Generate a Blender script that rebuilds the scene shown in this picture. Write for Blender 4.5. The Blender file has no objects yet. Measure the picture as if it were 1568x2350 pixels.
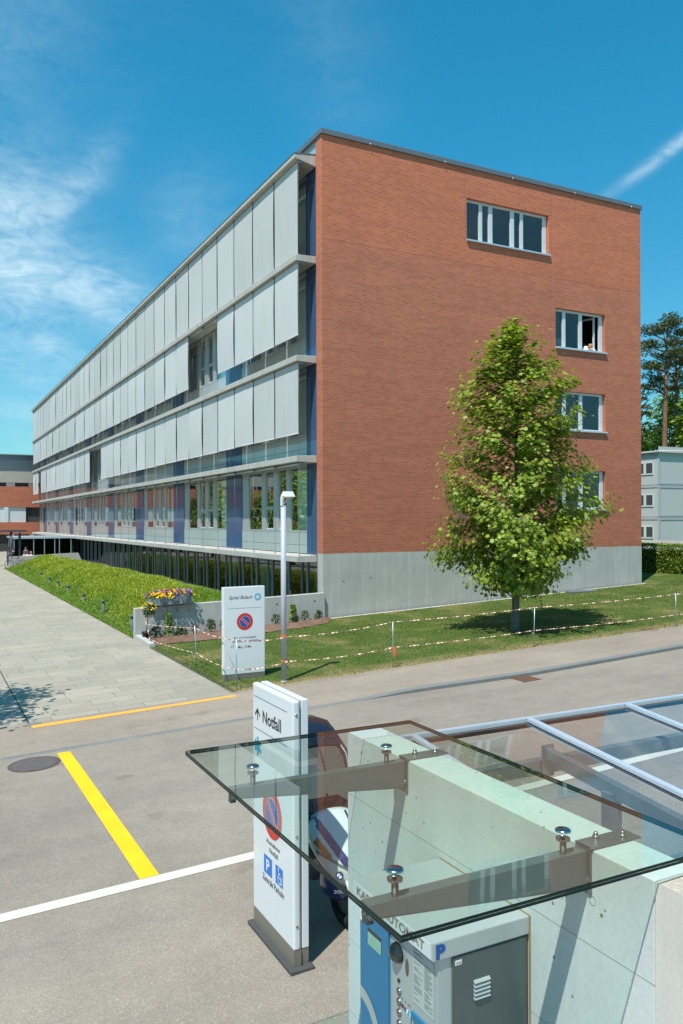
import bpy, math, random
import numpy as np
from mathutils import Vector, Matrix
random.seed(7); rng=np.random.default_rng(11)
R=math.radians
scn=bpy.context.scene; COL=scn.collection
# ------------------------------------------------------------------ camera
cam=bpy.data.cameras.new('camera'); co=bpy.data.objects.new('camera',cam); COL.objects.link(co)
cam.sensor_fit='HORIZONTAL'; cam.sensor_width=24.0; cam.lens=24.0*1871.24/1568; cam.shift_y=18.28/1568
cam.clip_end=4000; cam.clip_start=.05
yaw=R(28-.5407); pit=R(.0144); rol=R(-.2063)
F=Vector((math.sin(yaw)*math.cos(pit),math.cos(yaw)*math.cos(pit),math.sin(pit)))
Rt=Vector((math.cos(yaw),-math.sin(yaw),0)); U=Rt.cross(F)
R2=Rt*math.cos(rol)+U*math.sin(rol); U2=-Rt*math.sin(rol)+U*math.cos(rol)
M=Matrix((R2,U2,-F)).transposed().to_4x4(); M.translation=Vector((-13.1641,-26.8045,3.592))
co.matrix_world=M; scn.camera=co
# ------------------------------------------------------------------ sky, sun, exposure
SUNV=Vector((-.433,-.295,1.0)).normalized()
w=bpy.data.worlds.new("World"); scn.world=w; w.use_nodes=True
nt=w.node_tree; N=nt.nodes; L=nt.links; N.clear()
def wn(t,**k):
    n=N.new(t)
    for a,b in k.items(): setattr(n,a,b)
    return n
def wm(op,a,b=None,c=None):
    n=N.new('ShaderNodeMath'); n.operation=op
    for i,v in enumerate((a,b,c)):
        if v is None: continue
        if isinstance(v,(int,float)): n.inputs[i].default_value=v
        else: L.new(v,n.inputs[i])
    return n.outputs[0]
sky=wn('ShaderNodeTexSky'); sky.sky_type='NISHITA'; sky.sun_disc=False
sky.sun_elevation=math.asin(SUNV.z); sky.sun_rotation=math.atan2(SUNV.x,SUNV.y); sky.altitude=400
sky.air_density=1.0; sky.dust_density=.6; sky.ozone_density=1.5
tc=wn('ShaderNodeTexCoord'); sp=wn('ShaderNodeSeparateXYZ'); L.new(tc.outputs['Generated'],sp.inputs[0])
az=wm('ARCTAN2',sp.outputs[0],sp.outputs[1]); el=wm('ARCSINE',sp.outputs[2])
# wispy high cloud: noise drawn out along the wind, kept to soft patches of the sky
cb=wn('ShaderNodeCombineXYZ'); L.new(az,cb.inputs[0]); L.new(el,cb.inputs[1])
def cloudnoise(rot,sx,sy,sc,det,dist):
    m=wn('ShaderNodeMapping'); m.inputs['Rotation'].default_value=(0,0,rot); m.inputs['Scale'].default_value=(sx,sy,1)
    L.new(cb.outputs[0],m.inputs[0]); n=wn('ShaderNodeTexNoise'); n.inputs['Scale'].default_value=sc
    n.inputs['Detail'].default_value=det; n.inputs['Roughness'].default_value=.62; n.inputs['Distortion'].default_value=dist
    L.new(m.outputs[0],n.inputs[0]); return n.outputs[0]
n1=cloudnoise(.75,1.0,3.2,9,8,.6); n2=cloudnoise(.5,1.2,2.2,26,9,1.2); n3=cloudnoise(0,1,1,5,4,.3)
BL=[(.10,.345,.075,.055,.6,.55),(.165,.368,.07,.018,.9,.45),(.195,.262,.06,.036,-.3,.95),(.10,.250,.055,.05,.4,.75),(.085,.31,.05,.06,0,.5),(.145,.195,.045,.018,-.5,.5),
    (.10,.13,.08,.014,-.15,.32),(.872,.402,.070,.0065,.49,1.0),(.30,.35,.05,.05,.4,.22),(.47,.52,.06,.1,.3,.10),(.09,.50,.1,.06,.5,.16),(.20,.10,.2,.04,0,.25),(.12,.165,.09,.022,-.2,.4),
    (-.6,.3,.5,.1,.3,.5),(2.6,.4,.6,.15,.2,.4),(-2.,.5,.5,.1,.2,.4)]
mask=None
for a0,e0,ra,re,ro,am in BL:
    dx=wm('SUBTRACT',az,a0); dy=wm('SUBTRACT',el,e0); c,s=math.cos(ro),math.sin(ro)
    u=wm('DIVIDE',wm('ADD',wm('MULTIPLY',dx,c),wm('MULTIPLY',dy,s)),ra)
    v=wm('DIVIDE',wm('SUBTRACT',wm('MULTIPLY',dy,c),wm('MULTIPLY',dx,s)),re)
    d=wm('ADD',wm('MULTIPLY',u,u),wm('MULTIPLY',v,v)); g=wm('MULTIPLY',wm('EXPONENT',wm('MULTIPLY',d,-1.0)),am)
    mask=g if mask is None else wm('ADD',mask,g)
t=wm('ADD',wm('MULTIPLY',n1,.62),wm('MULTIPLY',n2,.38))
dens=wm('MULTIPLY',mask,wm('SMOOTH_MIN',1.0,wm('MAXIMUM',wm('MULTIPLY',wm('SUBTRACT',t,.35),2.7),0.0),.1))
dens=wm('MINIMUM',wm('ADD',wm('MULTIPLY',dens,.85),wm('MULTIPLY',mask,.10)),.93)
tint=wn('ShaderNodeMixRGB'); tint.blend_type='MULTIPLY'; tint.inputs[0].default_value=1; tint.inputs[2].default_value=(.14,.95,1.04,1)
L.new(sky.outputs[0],tint.inputs[1])
hz_=wn('ShaderNodeValToRGB'); e=hz_.color_ramp.elements; e[0].position=0; e[0].color=(2.8,.76,.70,1); e[1].position=.45; e[1].color=(1.0,1.0,1.0,1)
L.new(el,hz_.inputs[0]); t2=wn('ShaderNodeMixRGB'); t2.blend_type='MULTIPLY'; t2.inputs[0].default_value=1; L.new(tint.outputs[0],t2.inputs[1]); L.new(hz_.outputs[0],t2.inputs[2]); tint=t2
cm=wn('ShaderNodeMixRGB'); L.new(dens,cm.inputs[0]); L.new(tint.outputs[0],cm.inputs[1]); cm.inputs[2].default_value=(4.6,5.9,6.5,1)
bg=wn('ShaderNodeBackground'); bg.inputs[1].default_value=.125; L.new(cm.outputs[0],bg.inputs[0])
wo=wn('ShaderNodeOutputWorld'); L.new(bg.outputs[0],wo.inputs[0])
sl=bpy.data.lights.new('sun','SUN'); sl.energy=4.6; sl.angle=R(.53); sl.color=(1,.95,.87)
so=bpy.data.objects.new('sun',sl); COL.objects.link(so); so.rotation_euler=SUNV.to_track_quat('Z','Y').to_euler(); so.location=(-20,-40,40)
vs=scn.view_settings; vs.view_transform='Standard'; vs.look='None'; vs.exposure=.42; vs.gamma=1
scn.cycles.max_bounces=8; scn.cycles.transparent_max_bounces=24
# ------------------------------------------------------------------ materials
def srgb(r,g,b):
    f=lambda c:(c/12.92 if c<=.04045 else ((c+.055)/1.055)**2.4)
    return (f(r/255),f(g/255),f(b/255),1)
class Mat:
    def __init__(s,name):
        s.m=bpy.data.materials.new(name); s.m.use_nodes=True; s.nt=s.m.node_tree; s.N=s.nt.nodes; s.L=s.nt.links
        s.b=s.N['Principled BSDF']; s.out=s.N['Material Output']; s.tc=s.N.new('ShaderNodeTexCoord'); s.co=s.tc.outputs['Object']
    def n(s,t,**k):
        x=s.N.new(t)
        for a,b in k.items(): setattr(x,a,b)
        return x
    def map(s,scale=(1,1,1),rot=(0,0,0),loc=(0,0,0)):
        m=s.n('ShaderNodeMapping'); m.inputs['Scale'].default_value=scale; m.inputs['Rotation'].default_value=rot; m.inputs['Location'].default_value=loc
        s.L.new(s.co,m.inputs[0]); return m.outputs[0]
    def noise(s,scale,det=4,rough=.55,vec=None,dist=0):
        n=s.n('ShaderNodeTexNoise'); n.inputs['Scale'].default_value=scale; n.inputs['Detail'].default_value=det; n.inputs['Roughness'].default_value=rough; n.inputs['Distortion'].default_value=dist
        s.L.new(vec if vec is not None else s.co,n.inputs[0]); return n.outputs[0]
    def ramp(s,v,stops,interp='LINEAR'):
        r=s.n('ShaderNodeValToRGB'); r.color_ramp.interpolation=interp; e=r.color_ramp.elements
        while len(e)<len(stops): e.new(.5)
        for i,(p,c) in enumerate(stops):
            e[i].position=p; e[i].color=c if len(c)==4 else (*c,1)
        s.L.new(v,r.inputs[0]); return r.outputs[0]
    def mix(s,f,a,b,mode='MIX'):
        m=s.n('ShaderNodeMixRGB'); m.blend_type=mode
        for i,v in enumerate((f,a,b)):
            if isinstance(v,(int,float)): m.inputs[i].default_value=v if i==0 else (v,v,v,1)
            elif isinstance(v,tuple): m.inputs[i].default_value=v if len(v)==4 else (*v,1)
            else: s.L.new(v,m.inputs[i])
        return m.outputs[0]
    def math(s,op,a,b=0):
        m=s.n('ShaderNodeMath'); m.operation=op
        for i,v in enumerate((a,b)):
            if isinstance(v,(int,float)): m.inputs[i].default_value=v
            else: s.L.new(v,m.inputs[i])
        return m.outputs[0]
    def col(s,v):
        if isinstance(v,tuple): s.b.inputs['Base Color'].default_value=v if len(v)==4 else (*v,1)
        else: s.L.new(v,s.b.inputs['Base Color'])
    def bump(s,h,st=.3,d=.01):
        b=s.n('ShaderNodeBump'); b.inputs['Strength'].default_value=st; b.inputs['Distance'].default_value=d
        s.L.new(h,b.inputs['Height']); s.L.new(b.outputs[0],s.b.inputs['Normal'])
    def pr(s,rough=.6,metal=0,spec=.5,coat=0):
        s.b.inputs['Roughness'].default_value=rough; s.b.inputs['Metallic'].default_value=metal
        s.b.inputs['Specular IOR Level'].default_value=spec; s.b.inputs['Coat Weight'].default_value=coat; return s
def simple(name,c,rough=.6,metal=0,var=.12,sc=6,spec=.5,coat=0,bump=0,streak=0):
    m=Mat(name); n=m.noise(sc,5,.6)
    c=c if len(c)==4 else (*c,1)
    v=m.ramp(n,[(.25,(1-var,)*3),(.75,(1+var,)*3)])
    o=m.mix(1,c,v,'MULTIPLY')
    if streak:
        k=m.noise(1,5,.6,m.map((7,7,.35))); o=m.mix(1,o,m.ramp(k,[(.3,(1-streak,)*3),(.7,(1+streak*.5,)*3)]),'MULTIPLY')
    m.col(o); m.pr(rough,metal,spec,coat)
    if bump: m.bump(m.noise(sc*8,4),bump,.01)
    return m.m
def m_asphalt(name,c,warm=0):
    m=Mat(name)
    big=m.ramp(m.noise(.35,5,.6),[(.3,(.86,)*3),(.7,(1.10,)*3)])
    mid=m.ramp(m.noise(3.2,5,.65),[(.3,(.93,)*3),(.7,(1.06,)*3)])
    v=m.n('ShaderNodeTexVoronoi'); v.inputs['Scale'].default_value=95; m.L.new(m.co,v.inputs[0])
    sepc=m.n('ShaderNodeSeparateColor'); m.L.new(v.outputs['Color'],sepc.inputs[0])
    fine=m.ramp(sepc.outputs[0],[(0,(.80,)*3),(.45,(.97,)*3),(.9,(1.06,)*3),(1,(1.4,)*3)])
    spots=m.ramp(m.noise(1.7,2,.4),[(.70,(1,1,1)),(.76,(.86,.85,.83))])
    o=m.mix(1,m.mix(1,m.mix(1,m.mix(1,(*c,1),big,'MULTIPLY'),mid,'MULTIPLY'),fine,'MULTIPLY'),spots,'MULTIPLY')
    tr=m.ramp(m.noise(1,4,.6,m.map((.12,1.6,1))),[(.35,(.94,)*3),(.65,(1.05,1.04,1.02))])
    m.col(m.mix(1,o,tr,'MULTIPLY')); m.pr(.88,0,.25); m.bump(sepc.outputs[1],.25,.004); return m.m
def m_concrete(name,c,holes=True,joint=None,streak=.12,var=.1,grain=40):
    m=Mat(name)
    a=m.ramp(m.noise(1.1,6,.6),[(.28,(1-var,)*3),(.72,(1+var,)*3)])
    st=m.ramp(m.noise(1,6,.65,m.map((5,5,.4))),[(.3,(1-streak,)*3),(.7,(1+streak*.6,)*3)])
    o=m.mix(1,m.mix(1,(*c,1),a,'MULTIPLY'),st,'MULTIPLY')
    o=m.mix(1,o,m.ramp(m.noise(grain,3,.6),[(.3,(.94,)*3),(.7,(1.05,)*3)]),'MULTIPLY')
    if holes:
        v=m.n('ShaderNodeTexVoronoi'); v.inputs['Scale'].default_value=7.5; v.inputs['Randomness'].default_value=1; m.L.new(m.map((1.2,1.2,1.0)),v.inputs[0])
        sc=m.n('ShaderNodeSeparateColor'); m.L.new(v.outputs['Color'],sc.inputs[0])
        thr=m.math('MULTIPLY',m.math('POWER',sc.outputs[0],3.5),.135)
        f=m.math('LESS_THAN',v.outputs['Distance'],thr); o=m.mix(f,o,(c[0]*.3,c[1]*.3,c[2]*.3,1))
    m.col(o); m.pr(.8,0,.3); m.bump(m.noise(60,4,.6),.12,.004); return m.m
def m_brick():
    m=Mat('red_clinker_brick')
    s=m.n('ShaderNodeSeparateXYZ'); m.L.new(m.co,s.inputs[0]); c=m.n('ShaderNodeCombineXYZ')
    m.L.new(m.math('ADD',s.outputs[0],m.math('MULTIPLY',s.outputs[1],1)),c.inputs[0]); m.L.new(s.outputs[2],c.inputs[1])
    b=m.n('ShaderNodeTexBrick'); m.L.new(c.outputs[0],b.inputs[0]); b.offset=.5; b.inputs['Scale'].default_value=1
    b.inputs['Brick Width'].default_value=.25; b.inputs['Row Height'].default_value=.077; b.inputs['Mortar Size'].default_value=.006; b.inputs['Mortar Smooth'].default_value=.2
    b.inputs['Color1'].default_value=(.485,.162,.090,1); b.inputs['Color2'].default_value=(.385,.120,.069,1); b.inputs['Mortar'].default_value=(.60,.29,.205,1); b.inputs['Bias'].default_value=-.1
    z=s.outputs[2]
    big=m.ramp(m.noise(.33,5,.6,m.map((1,1,1.4))),[(.3,(.94,.94,.95)),(.7,(1.04,1.03,1.02))])
    st=m.ramp(m.noise(1,5,.65,m.map((.22,.22,2.6))),[(.3,(.90,.90,.91)),(.7,(1.08,1.08,1.07))])
    o=m.mix(1,m.mix(1,b.outputs[0],big,'MULTIPLY'),st,'MULTIPLY')
    # efflorescence patches
    ef=m.ramp(m.noise(.55,6,.7,m.map((1,1,2.2),loc=(3,0,2))),[(.60,(0,0,0)),(.78,(.22,)*3)])
    o=m.mix(ef,o,(.62,.42,.36,1))
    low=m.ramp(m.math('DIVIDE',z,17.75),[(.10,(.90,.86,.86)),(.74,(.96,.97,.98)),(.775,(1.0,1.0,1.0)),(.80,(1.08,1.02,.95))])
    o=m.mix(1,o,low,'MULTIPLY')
    def line(v,p,wd): return m.math('LESS_THAN',m.math('ABSOLUTE',m.math('SUBTRACT',v,p)),wd)
    k=m.math('MAXIMUM',m.math('MAXIMUM',line(s.outputs[0],6.42,.010),line(s.outputs[0],10.9,.008)),line(z,13.93,.012))
    o=m.mix(m.math('MULTIPLY',k,.55),o,(.16,.10,.085,1))
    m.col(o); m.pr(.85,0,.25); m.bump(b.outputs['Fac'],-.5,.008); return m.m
def m_glass(name,tint,ior=1.5,rough=0.0,refl=1.0,gcol=(1,1,1)):
    m=Mat(name); N=m.N; t=m.n('ShaderNodeBsdfTransparent'); t.inputs[0].default_value=(*tint,1)
    g=m.n('ShaderNodeBsdfGlossy'); g.inputs['Roughness'].default_value=rough; g.inputs[0].default_value=(*gcol,1)
    f=m.n('ShaderNodeFresnel'); f.inputs[0].default_value=ior
    ff=m.math('MINIMUM',m.math('MULTIPLY',f.outputs[0],refl),1)
    if rough==0:
        bn=m.n('ShaderNodeBump'); bn.inputs['Strength'].default_value=.02; bn.inputs['Distance'].default_value=.1; m.L.new(m.noise(.9,2),bn.inputs['Height']); m.L.new(bn.outputs[0],g.inputs['Normal'])
    x=m.n('ShaderNodeMixShader'); m.L.new(ff,x.inputs[0]); m.L.new(t.outputs[0],x.inputs[1]); m.L.new(g.outputs[0],x.inputs[2])
    m.L.new(x.outputs[0],m.out.inputs[0]); N.remove(m.b); return m.m
def m_leaf(name,c1,c2,tr=.35,rough=.45,sc=1.2):
    m=Mat(name); geo=m.n('ShaderNodeNewGeometry')
    r=geo.outputs['Random Per Island']
    mixf=m.math('ADD',m.math('MULTIPLY',r,.6),m.math('MULTIPLY',m.noise(sc,3),.4))
    c=m.ramp(mixf,[(.2,c1),(.8,c2)])
    m.col(c); m.pr(rough,0,.4)
    t=m.n('ShaderNodeBsdfTranslucent'); m.L.new(m.mix(1,c,(1.1,1.25,.5,1),'MULTIPLY'),t.inputs[0])
    x=m.n('ShaderNodeMixShader'); x.inputs[0].default_value=tr; m.L.new(m.b.outputs[0],x.inputs[1]); m.L.new(t.outputs[0],x.inputs[2])
    m.L.new(x.outputs[0],m.out.inputs[0]); return m.m
def m_lawn():
    m=Mat('mown_lawn')
    a=m.noise(.55,5,.62,dist=.4); b=m.noise(14,4,.7,m.map((1,1,1))); c=m.noise(90,3,.7)
    o=m.ramp(a,[(.36,(.060,.098,.018)),(.52,(.085,.125,.026)),(.60,(.145,.148,.048)),(.74,(.28,.225,.10))])
    o=m.mix(1,o,m.ramp(b,[(.3,(.75,)*3),(.7,(1.2,)*3)]),'MULTIPLY'); o=m.mix(1,o,m.ramp(c,[(.3,(.6,)*3),(.7,(1.35,)*3)]),'MULTIPLY')
    # dry worn strip along the pavement
    s=m.n('ShaderNodeSeparateXYZ'); m.L.new(m.co,s.inputs[0])
    e=m.math('ADD',s.outputs[1],m.math('MULTIPLY',m.math('SUBTRACT',m.noise(1.3,4,.7),.5),1.1))
    f=m.ramp(m.math('ADD',m.math('MULTIPLY',e,1/1.2),9.3/1.2),[(.05,(.85,)*3),(.62,(0,0,0))])
    o=m.mix(f,o,m.mix(1,(.30,.225,.115,1),m.ramp(c,[(.3,(.7,)*3),(.7,(1.3,)*3)]),'MULTIPLY'))
    m.col(o); m.pr(.95,0,.1); m.bump(c,.6,.03); return m.m
def m_mulch():
    m=Mat('bark_mulch'); a=m.noise(30,5,.75,m.map((1,1.7,1)),1.0); b=m.noise(3,3)
    o=m.ramp(a,[(.25,(.05,.028,.02)),(.45,(.17,.10,.07)),(.6,(.30,.19,.14)),(.8,(.50,.38,.30))])
    m.col(m.mix(1,o,m.ramp(b,[(.3,(.75,)*3),(.7,(1.2,)*3)]),'MULTIPLY')); m.pr(.95,0,.1); m.bump(a,1,.03); return m.m
def m_paving():
    m=Mat('concrete_slab_paving')
    b=m.n('ShaderNodeTexBrick'); b.offset=.37; b.offset_frequency=2; b.squash=1.3; b.squash_frequency=3
    b.inputs['Scale'].default_value=1; b.inputs['Brick Width'].default_value=.95; b.inputs['Row Height'].default_value=.5; b.inputs['Mortar Size'].default_value=.007; b.inputs['Mortar Smooth'].default_value=.3
    b.inputs['Color1'].default_value=(.335,.305,.255,1); b.inputs['Color2'].default_value=(.285,.262,.22,1); b.inputs['Mortar'].default_value=(.12,.11,.085,1)
    m.L.new(m.map((1,1,1),loc=(.3,.1,0)),b.inputs[0])
    o=m.mix(1,b.outputs[0],m.ramp(m.noise(.6,6,.65),[(.3,(.88,.89,.87)),(.7,(1.12,1.10,1.06))]),'MULTIPLY')
    o=m.mix(1,o,m.ramp(m.noise(9,5,.7),[(.3,(.92,)*3),(.7,(1.07,)*3)]),'MULTIPLY')
    m.col(o); m.pr(.85,0,.3); m.bump(b.outputs['Fac'],-.25,.004); return m.m
def m_fabric():
    m=Mat('screen_fabric'); oi=m.n('ShaderNodeObjectInfo'); v=m.ramp(oi.outputs['Random'],[(0,(.90,.90,.89)),(1,(1.03,1.03,1.03))])
    o=m.mix(1,(.57,.58,.58,1),v,'MULTIPLY'); o=m.mix(1,o,m.ramp(m.noise(1,4,.6,m.map((1,4,.5))),[(.3,(.95,.95,.945)),(.7,(1.02,)*3)]),'MULTIPLY')
    m.col(o); m.pr(.8,0,.3); t=m.n('ShaderNodeBsdfTranslucent'); t.inputs[0].default_value=(.5,.5,.48,1)
    x=m.n('ShaderNodeMixShader'); x.inputs[0].default_value=.08; m.L.new(m.b.outputs[0],x.inputs[1]); m.L.new(t.outputs[0],x.inputs[2]); m.L.new(x.outputs[0],m.out.inputs[0]); return m.m
def m_paint(name,c):
    m=Mat(name); w=m.noise(22,5,.75); f=m.ramp(w,[(.30,(.75,)*3),(.36,(1,1,1))])
    o=m.mix(1,(*c,1),m.ramp(m.noise(2.5,4),[(.3,(.93,)*3),(.7,(1.04,)*3)]),'MULTIPLY')
    m.col(m.mix(f,(.22,.2,.17,1),o)); m.pr(.7,0,.3); m.bump(m.noise(120,3),.3,.003); return m.m
def m_panel(name,c,ior=1.5,rough=.04,spec=.5):
    m=Mat(name); v=m.ramp(m.noise(.4,2),[(.3,(.95,)*3),(.7,(1.05,)*3)]); m.col(m.mix(1,(*c,1),v,'MULTIPLY')); m.pr(rough,0,spec); m.b.inputs['IOR'].default_value=ior
    return m.m
MT={}
MT['asphalt']=m_asphalt('road_asphalt',(.256,.223,.187)); MT['sidewalk']=m_asphalt('pavement_asphalt',(.288,.240,.196))
MT['patch']=m_asphalt('old_asphalt',(.15,.15,.12)); MT['rough']=m_asphalt('washed_concrete',(.33,.30,.255))
MT['conc']=m_concrete('board_concrete',(.43,.425,.395)); MT['wallconc']=m_concrete('cast_concrete',(.53,.555,.55),streak=.06,var=.06)
MT['oldconc']=m_concrete('weathered_concrete',(.60,.565,.53),streak=.13,grain=55)
MT['ledge']=m_concrete('ledge_concrete',(.44,.42,.385),holes=False,streak=.14,grain=12); MT['curb']=m_concrete('granite_kerb',(.18,.185,.18),holes=False,grain=90)
MT['brick']=m_brick(); MT['lawn']=m_lawn(); MT['mulch']=m_mulch(); MT['paving']=m_paving()
MT['yellow']=m_paint('yellow_paint',(.84,.475,.010)); MT['orange']=m_paint('orange_paint',(.78,.36,.05)); MT['whitep']=m_paint('white_paint',(.56,.545,.475))
MT['cop']=simple('zinc_coping',(.15,.18,.20),.5,.3,.06); MT['blind']=m_fabric(); MT['rail']=simple('blind_rail',(.55,.54,.50),.5)
MT['blue']=m_panel('blue_glass_panel',(.05,.10,.195),1.5,.07,.3); MT['pan']=m_panel('pale_glass_panel',(.36,.42,.41),1.5,.06,.6)
MT['frame']=simple('aluminium_frame',(.42,.45,.45),.35,.35,.04); MT['wframe']=simple('white_window_frame',(.62,.66,.68),.35,.1,.03); MT['wood']=simple('orange_wood_lining',(.42,.13,.045),.5)
MT['glass']=m_glass('facade_glass',(.80,.88,.85),1.6,0,.5); MT['dglass']=m_glass('ground_floor_glass',(.40,.46,.44),1.5,0,.2)
MT['wglass']=m_glass('gable_window_glass',(.80,.84,.84),1.9,0,.9); MT['canglass']=m_glass('canopy_glass',(.80,.94,.89),1.50,0,1.15); MT['roofglass']=m_glass('roof_glass',(.86,.90,.91),1.45,0,1.2)
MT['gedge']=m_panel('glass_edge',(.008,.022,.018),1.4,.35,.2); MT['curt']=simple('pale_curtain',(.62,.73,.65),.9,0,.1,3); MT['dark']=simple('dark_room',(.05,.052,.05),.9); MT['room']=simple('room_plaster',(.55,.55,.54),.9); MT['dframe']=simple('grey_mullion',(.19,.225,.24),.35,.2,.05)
MT['galv']=simple('galvanised_steel',(.42,.46,.48),.42,.75,.15,7); MT['steel']=simple('stainless_steel',(.36,.35,.34),.25,1,.03); MT['bracket']=simple('brushed_bracket',(.20,.215,.215),.42,.6,.06,12); MT['alu']=simple('silver_aluminium',(.60,.66,.72),.3,.5,.03)
MT['swhite']=simple('white_lacquer',(.66,.68,.70),.3,0,.015,2,coat=.3); MT['sbrown']=simple('taupe_metal',(.22,.195,.165),.45,.3,.05); MT['plate']=simple('dark_base_plate',(.075,.078,.08),.6,.2)
MT['ink']=simple('black_ink',(.018,.018,.02),.6,0,.02); MT['red']=simple('sign_red',(.55,.03,.02),.45,0,.02); MT['sblue']=simple('sign_blue',(.012,.075,.34),.45,0,.02); MT['cyan']=simple('sign_cyan',(.01,.33,.48),.45,0,.02); MT['pblue']=simple('parking_blue',(.01,.16,.55),.45,0,.02); MT['pureW']=simple('sign_white',(.78,.78,.78),.45,0,.01)
MT['pole']=simple('painted_pole',(.40,.41,.45),.5,0,.04); MT['lamp']=simple('lamp_white',(.72,.72,.70),.4,0,.03); MT['lens']=simple('lamp_lens',(.42,.37,.22),.3,0,.1)
MT['bark']=simple('grey_bark',(.16,.125,.10),.9,0,.3,9,bump=.8,streak=.3); MT['pbark']=simple('pine_bark',(.20,.10,.055),.9,0,.35,4,bump=.6)
MT['leaf']=m_leaf('maple_leaf',(.11,.175,.016),(.38,.45,.055),.42); MT['leafd']=m_leaf('park_leaf',(.13,.21,.02),(.33,.42,.06),.4,sc=.3); MT['needle']=m_leaf('pine_needles',(.035,.060,.022),(.10,.13,.045),.12,sc=.4); MT['hedge']=m_leaf('hornbeam_leaf',(.09,.16,.014),(.27,.35,.04),.3)
MT['blade']=m_leaf('strappy_leaf',(.14,.23,.016),(.47,.48,.05),.4,sc=.35); MT['bladeg']=m_leaf('green_strappy_leaf',(.09,.19,.018),(.28,.38,.045),.4,sc=.5); MT['gblade']=m_leaf('lawn_blade',(.07,.125,.016),(.17,.19,.05),.3,sc=.6); MT['soil']=simple('bank_soil',(.07,.09,.02),.95,0,.3,5)
MT['vine']=m_leaf('hop_leaf',(.13,.22,.02),(.26,.36,.04),.35); MT['shrub']=m_leaf('shrub_leaf',(.025,.065,.015),(.08,.14,.03),.25); MT['rleaf']=m_leaf('red_leaf',(.12,.03,.015),(.26,.09,.03),.25)
MT['fy']=simple('yellow_petals',(.88,.52,.005),.6,0,.15,20); MT['fp']=simple('violet_petals',(.115,.03,.42),.6,0,.3,20); MT['fo']=simple('orange_petals',(.85,.24,.02),.6,0,.2,20)
MT['planter']=simple('grey_planter',(.26,.30,.33),.5,.2,.1); MT['pot']=simple('black_pot',(.015,.015,.016),.5); MT['tred']=simple('tape_red',(.60,.14,.05),.5,0,.1); MT['twhite']=simple('tape_white',(.76,.72,.66),.5,0,.05)
MT['rust']=simple('rusty_iron',(.19,.10,.065),.8,.2,.25,15); MT['iron']=simple('cast_iron',(.085,.066,.064),.8,0,.25,12); MT['tie']=simple('form_tie',(.06,.07,.07),.7)
MT['mwhite']=simple('scooter_white',(.66,.70,.70),.25,0,.02,coat=.6); MT['mblue']=simple('scooter_blue',(.022,.04,.15),.3,0,.02,coat=.6); MT['mdark']=simple('scooter_dark_plastic',(.025,.022,.024),.35); MT['mgrey']=simple('scooter_grey',(.17,.18,.19),.4,.2); MT['rub']=simple('rubber',(.014,.014,.014),.85); MT['amber']=simple('amber_lens',(.55,.16,.02),.2,0,.1,coat=.6); MT['mroof']=m_panel('scooter_roof',(.012,.016,.03),1.5,.06); MT['screen']=m_glass('scooter_screen',(.32,.33,.34),1.5)
MT['kblue']=simple('machine_blue',(.004,.15,.31),.4,0,.02,coat=.2); MT['ksilver']=simple('machine_silver',(.46,.49,.50),.38,.4,.03); MT['kdark']=simple('machine_dark',(.125,.14,.145),.4,.5,.15,2); MT['lcd']=simple('lcd_green',(.24,.42,.33),.3,0,.05); MT['paper']=simple('tariff_paper',(.42,.44,.43),.5,0,.04); MT['ochre']=simple('ochre_seal',(.30,.20,.10),.8); MT['oval']=simple('brown_window',(.10,.075,.065),.15)
MT['cont']=simple('container_grey',(.52,.525,.52),.5,.1,.05); MT['contd']=simple('container_edge',(.42,.45,.46),.5,.1,.05); MT['fgrey']=simple('far_cladding',(.19,.24,.27),.45,.4,.05); MT['fbeige']=simple('far_plaster',(.38,.36,.32),.8); MT['fcol']=simple('far_column',(.045,.06,.085),.5)
MT['skin']=simple('skin',(.50,.27,.19),.6,0,.05); MT['hair']=simple('blond_hair',(.42,.20,.08),.6,0,.2,60); MT['dhair']=simple('dark_hair',(.04,.025,.02),.6); MT['shirt']=simple('white_shirt',(.72,.74,.76),.8,0,.04,8); MT['navy']=simple('navy_cloth',(.03,.05,.12),.85); MT['jean']=simple('blue_jeans',(.14,.20,.30),.85); MT['gcloth']=simple('grey_cloth',(.30,.32,.34),.85); MT['pink']=simple('pink_cloth',(.55,.32,.30),.85); MT['bcloth']=simple('black_cloth',(.02,.02,.025),.85)
MT['jline']=simple('joint_line',(.33,.33,.30),.8); MT['ribm']=simple('iron_ribs',(.15,.13,.125),.7); MT['bolm']=simple('bollard_grey',(.10,.125,.14),.7); MT['gravel']=m_asphalt('pale_gravel',(.46,.42,.35)); MT['louv']=simple('steel_plate_grey',(.16,.19,.20),.5,.4)
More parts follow.
